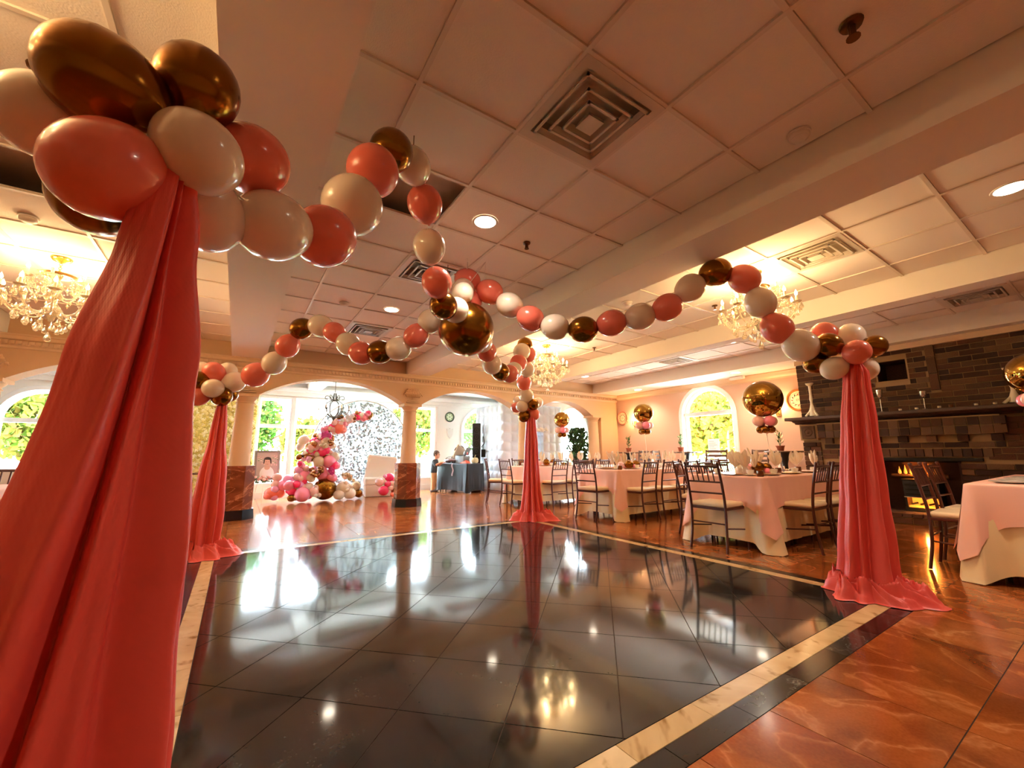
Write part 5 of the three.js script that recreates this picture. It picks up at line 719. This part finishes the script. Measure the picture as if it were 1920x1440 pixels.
{ // quilted inflatable booth
  const bx0 = 6.05, bx1 = 8.1, bz0 = -11.15, bz1 = -9.6, H = 2.38, t = thing('inflatable_booth', 'white quilted inflatable photo booth behind the last arch', 'inflatable booth', [0, 0, 0]), m = P('#eef0f8', 0.5, { transmission: 0.12, side: THREE.DoubleSide });
  const pad = new THREE.SphereGeometry(1, 16, 10), cw = 0.256, chh = H / 9;
  const quilt = (w, n, place) => { const g = grid(n * 8, 72, (u, v) => { const a = Math.abs(Math.sin(u * n * Math.PI)) ** 0.6, b = Math.abs(Math.sin(v * 9 * Math.PI)) ** 0.6; return place(u * w, v * H, a * b * 0.06); }); return g; };
  part(t, 'left_side', quilt(bz1 - bz0, 6, (a, y, o) => [bx0 - o, y, bz1 - a]), m);
  const doorX0 = 7.0, doorX1 = 7.42, dT = 1.62;
  part(t, 'front_side', quilt(doorX0 - bx0, 4, (a, y, o) => [bx0 + a, y, bz1 + o]), m); part(t, 'front_side', quilt(bx1 - doorX1, 3, (a, y, o) => [doorX1 + a, y, bz1 + o]), m); part(t, 'door_head', grid(16, 24, (u, v) => [lerp(doorX0, doorX1, u), lerp(dT, H, v), bz1 + 0.05 * Math.abs(Math.sin(u * 2 * Math.PI)) ** 0.6 * Math.abs(Math.sin(v * 3 * Math.PI)) ** 0.6]), m);
  part(t, 'right_side', quilt(bz1 - bz0, 6, (a, y, o) => [bx1 + o, y, bz0 + a]), m); part(t, 'rear_side', quilt(bx1 - bx0, 8, (a, y, o) => [bx1 - a, y, bz0 - o]), m); part(t, 'roof', rbox(bx1 - bx0, 0.08, bz1 - bz0, 0.03).translate((bx0 + bx1) / 2, H - 0.02, (bz0 + bz1) / 2), m);
  const gl = thing('feather_garland', 'white feather garland over the doorway of the quilted booth', 'garland', [(doorX0 + doorX1) / 2, dT + 0.05, bz1 + 0.045]); for (let k = 0; k < 14; k++) part(gl, 'feather', new THREE.SphereGeometry(1, 8, 6).scale(0.06, 0.035, 0.03), M.whiteCloth, [lerp(-0.3, 0.3, k / 13), 0.02 + 0.03 * Math.sin(k * 1.7), rr(0, 0.03)], [0, 0, rr(-0.5, 0.5)]);
}
{ // black draped equipment table
  const c0 = onY(818, 921), c1 = onY(876, 925.5), c2 = onY(918, 923), ux = V(c0.x - c1.x, 0, c0.z - c1.z), L = 1.15, Wd = 0.62; ux.normalize(); const turn = Math.atan2(-ux.z, ux.x), wz = V(-ux.z, 0, ux.x), sgn = wz.dot(c2.clone().sub(c1)) > 0 ? 1 : -1, mid = c1.clone().addScaledVector(ux, L / 2).addScaledVector(wz, sgn * Wd / 2);
  const t = thing('equipment_table', 'folding table under a black cloth beside the speaker tower', 'table', [mid.x, 0, mid.z], turn); part(t, 'table_top', rbox(L - 0.06, 0.03, Wd - 0.06, 0.008).translate(0, 0.73, 0), M.wood); for (const [x, z] of [[-0.5, -0.25], [-0.5, 0.25], [0.5, -0.25], [0.5, 0.25]]) part(t, 'leg', bar([x, 0, z], [x, 0.72, z], 0.014), M.iron);
  solo('black_tablecloth', clothGeo(L, Wd, 0.752, 0.69, 0.05, { spread: 0.12, freq: 4, amp: 0.02, flare: 0.03, ph: 2 }), M.blackCloth, 'black floor length cloth over the equipment table', 'tablecloth', [mid.x, 0, mid.z], turn);
  const at = (a, b) => mid.clone().addScaledVector(ux, a).addScaledVector(wz, b * sgn), Y = 0.754, pos = (a, b, y = Y) => { const p = at(a, b); return [p.x, y, p.z]; };
  const cs = thing('equipment_case', 'grey equipment case on the black table under the laptop', 'case', pos(0.02, 0.1), turn); part(cs, 'body', rbox(0.34, 0.2, 0.26, 0.02).translate(0, 0.1, 0), M.grey); part(cs, 'handle', new THREE.TorusGeometry(0.05, 0.008, 6, 12, Math.PI).translate(0, 0.1, 0.132), M.black); part(cs, 'latch', box(-0.02, 0.02, 0.12, 0.16, 0.13, 0.138), M.silver);
  const lp = thing('laptop', 'open grey laptop on top of the equipment case', 'laptop', pos(0.02, 0.1, Y + 0.201), turn + 1.9); part(lp, 'base', rbox(0.33, 0.016, 0.23, 0.006).translate(0, 0.009, 0), M.black); part(lp, 'screen_lid', rbox(0.33, 0.22, 0.01, 0.004).rotateX(-0.35).translate(0, 0.12, -0.15), M.grey); part(lp, 'keyboard', box(-0.14, 0.14, 0.0172, 0.019, -0.09, 0.03), M.iron);
  const hb = thing('headphones', 'pink and grey headphones hung over the laptop base', 'headphones', pos(-0.06, 0.14, Y + 0.221), turn); part(hb, 'ear_cup', ball(0.05, -0.03, 0.045, 0, 14).scale(1, 1, 0.7), M.bPink); part(hb, 'ear_cup', ball(0.05, 0.05, 0.045, 0.02, 14).scale(1, 1, 0.7), M.grey); part(hb, 'band', new THREE.TorusGeometry(0.055, 0.01, 6, 16, Math.PI).translate(0.01, 0.06, 0), M.grey);
  const bg = thing('camera_bag', 'dark soft camera bag lying on the black table', 'bag', pos(0.34, -0.08), turn + 0.2); part(bg, 'body', new THREE.SphereGeometry(1, 18, 12).scale(0.2, 0.06, 0.11).translate(0, 0.062, 0), M.chair); part(bg, 'strap', tube([[-0.17, 0.05, 0], [-0.05, 0.16, 0.02], [0.1, 0.15, 0], [0.18, 0.05, 0]], 0.008, 14, 6), M.black); part(bg, 'pocket', new THREE.SphereGeometry(1, 12, 8).scale(0.1, 0.04, 0.05).translate(0.02, 0.055, 0.09), M.black);
  const pk = thing('pumpkin', 'cream ribbed pumpkin with a tall stem on the black table corner', 'pumpkin', pos(-0.42, 0.12), 0); part(pk, 'flesh', join(...Array.from({ length: 10 }, (_, i) => new THREE.SphereGeometry(1, 10, 8).scale(0.045, 0.075, 0.045).translate(Math.cos(i * 0.628) * 0.055, 0.075, Math.sin(i * 0.628) * 0.055))), S('#e3d8b0', 0.5)); part(pk, 'stem', tube([[0, 0.13, 0], [0.005, 0.18, 0], [0.02, 0.22, 0.01]], 0.012, 8, 6), S('#c9bd92', 0.7));
  const og = thing('orange_cloth', 'crumpled orange red cloth on the black table', 'cloth', pos(-0.22, 0.0), turn); part(og, 'heap', grid(30, 20, (u, v) => { const x = (u - 0.5) * 0.34, z = (v - 0.5) * 0.24, e = Math.sin(u * Math.PI) * Math.sin(v * Math.PI); return [x, 0.003 + e * (0.06 + 0.07 * fbm(u * 5, v * 5, 3, 3)), z]; }), P('#e5482a', 0.6, { side: THREE.DoubleSide }));
  const cb = thing('camera_gear', 'coiled black cable with a silver plug on the black table', 'cable', pos(0.12, -0.16), turn); part(cb, 'coil', join(...[0, 1, 2].map((k) => new THREE.TorusGeometry(0.05 + k * 0.004, 0.007, 6, 22).rotateX(Math.PI / 2).translate(0, 0.009 + k * 0.012, 0))), M.black); part(cb, 'plug', bar([0.05, 0.01, 0], [0.12, 0.012, 0.03], 0.009), M.silver);
  const fs = thing('fabric_streamer', 'grey patterned streamer hanging down the front of the black cloth', 'streamer', pos(-0.05, -0.335, 0.5), turn); part(fs, 'strip', grid(4, 14, (u, v) => [(u - 0.5) * 0.05 + 0.015 * Math.sin(v * 9), 0.26 - v * 0.33, -0.012 - 0.01 * Math.sin(v * 7)]), P('#b7a5ac', 0.7, { side: THREE.DoubleSide }));
  // speaker tower behind the table
  const sp = onZ(893, 868, -10.68), s = thing('speaker_tower', 'tall slim black column speaker standing behind the black table', 'speaker', [sp.x, 0, sp.z], -0.5); part(s, 'subwoofer', rbox(0.28, 0.5, 0.28, 0.015).translate(0, 0.25, 0), M.black); part(s, 'column', rbox(0.24, 1.38, 0.22, 0.012).translate(0, 1.19, 0), M.black); for (let k = 0; k < 6; k++) part(s, 'driver', lathe([[0, 0.004], [0.05, 0.0], [0.07, 0.014], [0.078, 0.01]], 16).rotateX(Math.PI / 2).translate(0, 0.68 + k * 0.2, 0.108), M.iron); part(s, 'mounting_clamp', rbox(0.12, 0.22, 0.16, 0.01).translate(0.2, 1.02, 0), M.black); part(s, 'cable', tube([[0.14, 1.2, 0.05], [0.22, 1.3, 0.06], [0.2, 1.5, 0.04]], 0.012, 10, 6), M.black);
  // tilted chair behind the boy: only its rounded padded back shows
  const tc = thing('tilted_chair', 'chair with a rounded tan padded back leaning against the black table', 'chair', [4.98, 0, -10.98], Math.PI + 0.25); const tg = (g) => g.rotateZ(0.5).translate(0, 0.06, 0);
  part(tc, 'backrest', tg(rbox(0.42, 0.48, 0.06, 0.028, 4).translate(0, 1.05, 0)), S('#c8a88c', 0.6)); part(tc, 'back_frame', tg(new THREE.TorusGeometry(0.2, 0.018, 6, 24, Math.PI).scale(1.1, 1.2, 1).translate(0, 1.07, 0)), M.wood); part(tc, 'seat', rbox(0.42, 0.06, 0.4, 0.02).translate(-0.12, 0.46, 0.18), S('#c8a88c', 0.6)); for (const [x, z] of [[-0.3, 0.02], [0.06, 0.02], [-0.3, 0.34], [0.06, 0.34]]) part(tc, 'leg', bar([x, 0.0, z], [x, 0.46, z], 0.014), M.wood); for (const x of [-0.28, 0.05]) part(tc, 'back_post', bar([x, 0.46, 0], [x - 0.3, 0.95, 0], 0.014), M.wood);
}
{ // plate and shield shaped sconce on the sunroom wall
  const pl = canvasTex(256, 256, (c) => { c.fillStyle = '#b9c79a'; c.fillRect(0, 0, 256, 256); c.strokeStyle = '#4a5a3a'; c.lineWidth = 16; c.beginPath(); c.arc(128, 128, 116, 0, 7); c.stroke(); for (let k = 0; k < 6; k++) { const a = k * 1.047; c.fillStyle = '#dfe7cd'; c.beginPath(); c.ellipse(128 + Math.cos(a) * 55, 128 + Math.sin(a) * 55, 36, 17, a, 0, 7); c.fill(); c.fillStyle = '#6c8050'; c.beginPath(); c.arc(128 + Math.cos(a + 0.5) * 86, 128 + Math.sin(a + 0.5) * 86, 12, 0, 7); c.fill(); } c.fillStyle = '#6c8050'; c.beginPath(); c.arc(128, 128, 18, 0, 7); c.fill(); });
  const t = thing('wall_plate', 'round green patterned plate on the sunroom wall above the boy', 'wall plate', [5.31, 2.11, ZS]); part(t, 'rim', lathe([[0.12, 0.012], [0.14, 0.026], [0.155, 0.02], [0.15, 0]], 32).rotateX(Math.PI / 2), S('#3d4a34', 0.4)); part(t, 'painted_face', new THREE.CircleGeometry(0.13, 32).translate(0, 0, 0.014), S('#ffffff', 0.4, { map: pl }));
  const s = thing('wall_shield', 'white shield shaped wall sconce under the green plate', 'sconce', [5.31, 1.62, ZS]); const sh = new THREE.Shape(); sh.moveTo(-0.09, 0.12); sh.quadraticCurveTo(-0.03, 0.1, 0, 0.14); sh.quadraticCurveTo(0.03, 0.1, 0.09, 0.12); sh.quadraticCurveTo(0.1, -0.06, 0, -0.15); sh.quadraticCurveTo(-0.1, -0.06, -0.09, 0.12); part(s, 'shade', new THREE.ExtrudeGeometry(sh, { depth: 0.04, bevelEnabled: true, bevelSize: 0.01, bevelThickness: 0.02, bevelSegments: 3 }).translate(0, 0, 0.02), M.white); part(s, 'bracket', box(-0.02, 0.02, -0.05, 0.05, 0, 0.03), M.grey);
  // ficus beside the last column
  const fk = thing('ficus_tree', 'dark green leafy ficus in a pot beside the corner column', 'plant', [7.96, 0, -8.72]); part(fk, 'pot', lathe([[0, 0], [0.13, 0], [0.17, 0.26], [0.18, 0.3], [0.16, 0.3], [0.14, 0.24], [0, 0.24]], 22), M.clay); part(fk, 'trunk', join(tube([[0, 0.22, 0], [0.03, 0.6, 0.02], [0, 1.2, 0]], 0.018, 10, 6), tube([[0, 0.6, 0.01], [0.08, 0.9, 0.05], [0.06, 1.3, 0.04]], 0.01, 8, 5)), M.wood);
  const lf = new THREE.SphereGeometry(1, 6, 5).scale(0.028, 0.05, 0.005), im = new THREE.InstancedMesh(lf, S('#ffffff', 0.45), 900), q = new THREE.Matrix4(); im.name = 'foliage'; im.userData.kind = 'stuff'; for (let k = 0; k < 900; k++) { const a = rnd() * 6.28, h = rnd(), r = Math.sqrt(rnd()) * (0.3 - 0.16 * Math.abs(h - 0.5)) * (0.7 + 0.5 * Math.abs(Math.sin(h * 9 + a))); q.compose(V(Math.cos(a) * r, 0.72 + h * 0.98, Math.sin(a) * r), new THREE.Quaternion().setFromEuler(new THREE.Euler(rr(-1, 1), rr(0, 6), rr(-1, 1))), V(1, 1, 1).multiplyScalar(rr(0.7, 1.2))); im.setMatrixAt(k, q); im.setColorAt(k, new THREE.Color().setRGB(0.02 + rnd() * 0.03, 0.06 + rnd() * 0.07, 0.015)); } fk.add(im);
  // white clothed table by the arched window
  solo('buffet_cloth', clothGeo(1.9, 0.8, 0.8, 0.72, 0.06, { spread: 0.14, freq: 3, amp: 0.03, flare: 0.05, ph: 3 }), M.whiteCloth, 'white cloth over the buffet table under the arched window', 'tablecloth', [-3.3, 0, -10.4]);
  const b = thing('buffet_table', 'buffet table under a white cloth by the arched window', 'table', [-3.3, 0, -10.4]); part(b, 'table_top', rbox(1.84, 0.03, 0.74, 0.008).translate(0, 0.775, 0), M.wood); for (const [x, z] of [[-0.85, -0.3], [0.85, -0.3], [-0.85, 0.3], [0.85, 0.3]]) part(b, 'leg', bar([x, 0, z], [x, 0.765, z], 0.014), M.iron);
}
{ // the boy at the black table: one continuous body from a distance field
  const B = onY(812, 922.5), c = thing('person', 'small child in a grey top and tan trousers leaning over the black table', 'person', [B.x, 0, B.z], -0.75);   // faces +z locally turned towards the table
  const seg = (p, a, b, r0, r1) => { const ab = [b[0] - a[0], b[1] - a[1], b[2] - a[2]], ap = [p[0] - a[0], p[1] - a[1], p[2] - a[2]], t = clamp((ap[0] * ab[0] + ap[1] * ab[1] + ap[2] * ab[2]) / (ab[0] ** 2 + ab[1] ** 2 + ab[2] ** 2)); return Math.hypot(ap[0] - ab[0] * t, ap[1] - ab[1] * t, ap[2] - ab[2] * t) - lerp(r0, r1, t); };
  const smin = (a, b, k) => { const h = clamp(0.5 + 0.5 * (b - a) / k); return lerp(b, a, h) - k * h * (1 - h); };
  const field = (bones, k) => (p) => { let d = 9; for (const [a, b, r0, r1] of bones) d = smin(d, seg(p, a, b, r0, r1), k); return d; };
  const mesh = (f, centre, half, res) => { const mc = new MarchingCubes(res, M.grey, true, false, 60000); mc.isolation = 0; for (let z = 0; z < res; z++) for (let y = 0; y < res; y++) for (let x = 0; x < res; x++) { const w = (v) => (v - res / 2) / (res / 2) * half; mc.field[x + y * res + z * res * res] = -f([centre[0] + w(x), centre[1] + w(y), centre[2] + w(z)]); } mc.update(); const n = mc.count ?? mc.geometry.drawRange.count, g = new THREE.BufferGeometry(), P2 = new Float32Array(n * 3), N2 = new Float32Array(n * 3); for (let i = 0; i < n; i++) for (let j = 0; j < 3; j++) { P2[i * 3 + j] = mc.positionArray[i * 3 + j] * half + centre[j]; N2[i * 3 + j] = mc.normalArray[i * 3 + j]; } g.setAttribute('position', new THREE.BufferAttribute(P2, 3)); g.setAttribute('normal', new THREE.BufferAttribute(N2, 3)); g.computeVertexNormals(); return g; };
  const skin = S('#d9a184', 0.55), top = S('#3b3e40', 0.8), pants = S('#c7a27a', 0.8), hairM = S('#5a4332', 0.8), shoe = S('#4a2a1e', 0.6);
  // +x local is forward (towards the table)
  const torso = [[[0, 0.56, 0], [0.03, 0.8, 0], 0.085, 0.09], [[0.03, 0.8, -0.07], [0.03, 0.8, 0.07], 0.055, 0.055], [[0.03, 0.84, 0], [0.045, 0.9, 0], 0.04, 0.036], [[0.03, 0.815, 0.1], [0.09, 0.7, 0.13], 0.042, 0.036], [[0.03, 0.815, -0.1], [0.09, 0.7, -0.13], 0.042, 0.036]];
  const fore = [[[0.09, 0.7, 0.13], [0.23, 0.78, 0.09], 0.032, 0.024], [[0.09, 0.7, -0.13], [0.23, 0.78, -0.09], 0.032, 0.024], [[0.23, 0.78, 0.09], [0.275, 0.785, 0.085], 0.024, 0.02], [[0.23, 0.78, -0.09], [0.275, 0.785, -0.085], 0.024, 0.02]];
  for (const s of [-1, 1]) for (let k = 0; k < 4; k++) fore.push([[0.27, 0.785, s * (0.065 + k * 0.013)], [0.305 + (k === 1 ? 0.006 : 0), 0.775, s * (0.062 + k * 0.014)], 0.0075, 0.006]); for (const s of [-1, 1]) fore.push([[0.25, 0.785, s * 0.075], [0.275, 0.787, s * 0.045], 0.008, 0.006]);
  const legs = []; for (const s of [-1, 1]) legs.push([[0, 0.52, s * 0.045], [0.012, 0.29, s * 0.055], 0.072, 0.052], [[0.012, 0.29, s * 0.055], [-0.01, 0.07, s * 0.055], 0.05, 0.037]);
  const feet = []; for (const s of [-1, 1]) feet.push([[-0.03, 0.034, s * 0.058], [0.085, 0.028, s * 0.066], 0.034, 0.028]);
  // a body in one piece, coloured by garment
  const all = field([...torso, ...legs, [[0, 0.5, 0], [0, 0.57, 0], 0.085, 0.085]], 0.03), bodyG = mesh(all, [0.05, 0.5, 0], 0.52, 84), col = [], pp = bodyG.attributes.position, cT = new THREE.Color('#3b3e40'), cP = new THREE.Color('#c7a27a'), cS = new THREE.Color('#d9a184');
  for (let i = 0; i < pp.count; i++) { const y = pp.getY(i), q = y > 0.862 ? cS : y > 0.5 ? cT : cP; col.push(q.r, q.g, q.b); } bodyG.setAttribute('color', new THREE.Float32BufferAttribute(col, 3));
  part(c, 'body', bodyG, new THREE.MeshStandardMaterial({ vertexColors: true, roughness: 0.8 }));
  part(c, 'arms', mesh(field(fore, 0.012), [0.19, 0.74, 0], 0.2, 88), skin); part(c, 'shoes', mesh(field(feet, 0.01), [0.03, 0.04, 0], 0.16, 56), shoe);
  const hc = [0.075, 0.985, 0], head = (p) => { const q = [p[0] - hc[0], p[1] - hc[1], p[2] - hc[2]]; let d = Math.hypot(q[0] / 0.95, q[1] / 1.12, q[2] / 0.86) * 0.95 - 0.083; d = smin(d, Math.hypot(q[0] - 0.03, (q[1] + 0.055) * 1.1, q[2]) - 0.05, 0.03); d = smin(d, Math.hypot(q[0] - 0.086, q[1] + 0.012, q[2]) - 0.011, 0.014); for (const s of [-1, 1]) { d = smin(d, Math.hypot((q[0] + 0.004) * 1.4, q[1] + 0.005, (q[2] - s * 0.078) * 1.8) - 0.02, 0.008); d = Math.max(d, -(Math.hypot(q[0] - 0.085, q[1] - 0.008, q[2] - s * 0.03) - 0.013)); } return smin(d, seg(p, [0.05, 0.88, 0], [0.06, 0.93, 0], 0.036, 0.036), 0.02); };
  part(c, 'head', mesh(head, hc, 0.14, 60), skin);
  part(c, 'hair', mesh((p) => { const q = [p[0] - hc[0] + 0.012, p[1] - hc[1] - 0.018, p[2]], d = Math.hypot(q[0] / 0.98, q[1] / 1.08, q[2] / 0.92) - 0.092; return Math.max(d, -(Math.hypot((p[0] - hc[0] - 0.11), p[1] - hc[1] + 0.05, p[2]) - 0.105), -(p[1] - hc[1] + 0.045) ) + 0.004 * Math.sin(p[0] * 300) * Math.sin(p[2] * 260); }, hc, 0.14, 60), hairM);
  for (const s of [-1, 1]) part(c, 'eye', ball(0.009, hc[0] + 0.074, hc[1] + 0.008, s * 0.03, 8), M.black); part(c, 'mouth', box(0.148, 0.154, 0.94, 0.944, -0.016, 0.016), S('#a8584e', 0.6));
}
// ---------------------------------------------------------------- outdoors: lawn, hedge and trees in autumn leaf
{
  struct('ground', box(-60, 70, -0.6, -0.35, -80, 40), S('#6f8a3a', 0.95), 'green lawn outside the windows', 'lawn');
  const lf = new THREE.PlaneGeometry(0.1, 0.14, 1, 2), leafM = P('#ffffff', 1, { transmission: 0.35, thickness: 0, side: THREE.DoubleSide, specularIntensity: 0.05 }), q = new THREE.Matrix4();
  const tree = (x, z, h, R, hue, lab) => { const t = thing('garden_tree', lab, 'tree', [x, -0.35, z], 0, 'trees outside the windows'); part(t, 'trunk', tube([[0, 0, 0], [0.08, h * 0.3, 0.05], [-0.05, h * 0.6, 0], [0, h * 0.9, 0.05]], 0.1, 10, 7), M.wood); part(t, 'branch', join(...[0, 1, 2, 3].map((k) => tube([[0, h * (0.25 + k * 0.12), 0], [Math.cos(k * 1.9) * R * 0.4, h * (0.4 + k * 0.12), Math.sin(k * 1.9) * R * 0.4], [Math.cos(k * 1.9) * R * 0.75, h * (0.5 + k * 0.12), Math.sin(k * 1.9) * R * 0.75]], 0.04, 8, 5))), M.wood);
    const n = 3600, im = new THREE.InstancedMesh(lf, leafM, n); im.name = 'foliage'; im.userData.kind = 'stuff'; for (let k = 0; k < n; k++) { const a = rnd() * 6.283, b = Math.acos(rr(-1, 1)), r = R * (0.45 + 0.55 * rnd()) * (0.75 + 0.35 * fbm(Math.cos(a) * 2 + x, Math.cos(b) * 2, Math.sin(a) * 2, 2)); q.compose(V(Math.sin(b) * Math.cos(a) * r, h * 0.62 + Math.cos(b) * r * h * 0.5 / R * 0.9, Math.sin(b) * Math.sin(a) * r), new THREE.Quaternion().setFromEuler(new THREE.Euler(rr(-1.5, 1.5), rr(0, 6), rr(-1.5, 1.5))), V(1, 1, 1).multiplyScalar(rr(0.7, 1.5))); im.setMatrixAt(k, q); im.setColorAt(k, new THREE.Color().setRGB(lerp(0.13, 0.045, (hue - 0.14) / 0.06) * rr(0.6, 1.4), lerp(0.11, 0.085, (hue - 0.14) / 0.06) * rr(0.6, 1.4), 0.012)); } t.add(im); };
  struct('bounce_terrace', join(box(-12, 16, -0.35, -0.3, -19, -11.8), box(9.1, 15.5, -0.35, -0.3, -11.8, 3)), S('#ece8e0', 0.9), 'pale slab added outside the sunroom windows to bounce sunlight indoors', 'bounce_terrace');  // pale paving added so sunlight bounces up onto the sunroom ceiling
  tree(-4.9, -18, 4.0, 2.0, 0.17, 'yellow green tree outside the window behind the near pillar'); tree(0.2, -19, 4.4, 1.7, 0.2, 'green tree outside the window beside the portrait'); tree(2.4, -18, 2.9, 1.5, 0.16, 'low yellow tree outside the window behind the balloon arch'); tree(6.9, -18.5, 4.2, 1.9, 0.18, 'green and yellow tree outside the window beside the boy'); tree(11.5, -20, 4.6, 2.0, 0.2, 'green tree outside beyond the quilted booth'); tree(14.8, -12.4, 4.2, 1.9, 0.16, 'yellow green tree outside the booth side window'); tree(14.6, -8.7, 4.0, 2.2, 0.145, 'golden yellow tree outside the window beside the fireplace'); tree(18.5, -12.8, 4.2, 1.9, 0.19, 'green tree behind the golden one outside the peach wall'); tree(-9.5, -22, 5, 2.2, 0.19, 'tall green tree far out beyond the sunroom');
}
scene.traverse((o) => { if (o.isMesh || o.isLight) { o.castShadow = !o.isRectAreaLight; o.receiveShadow = true; } });
renderer.render(scene, camera);
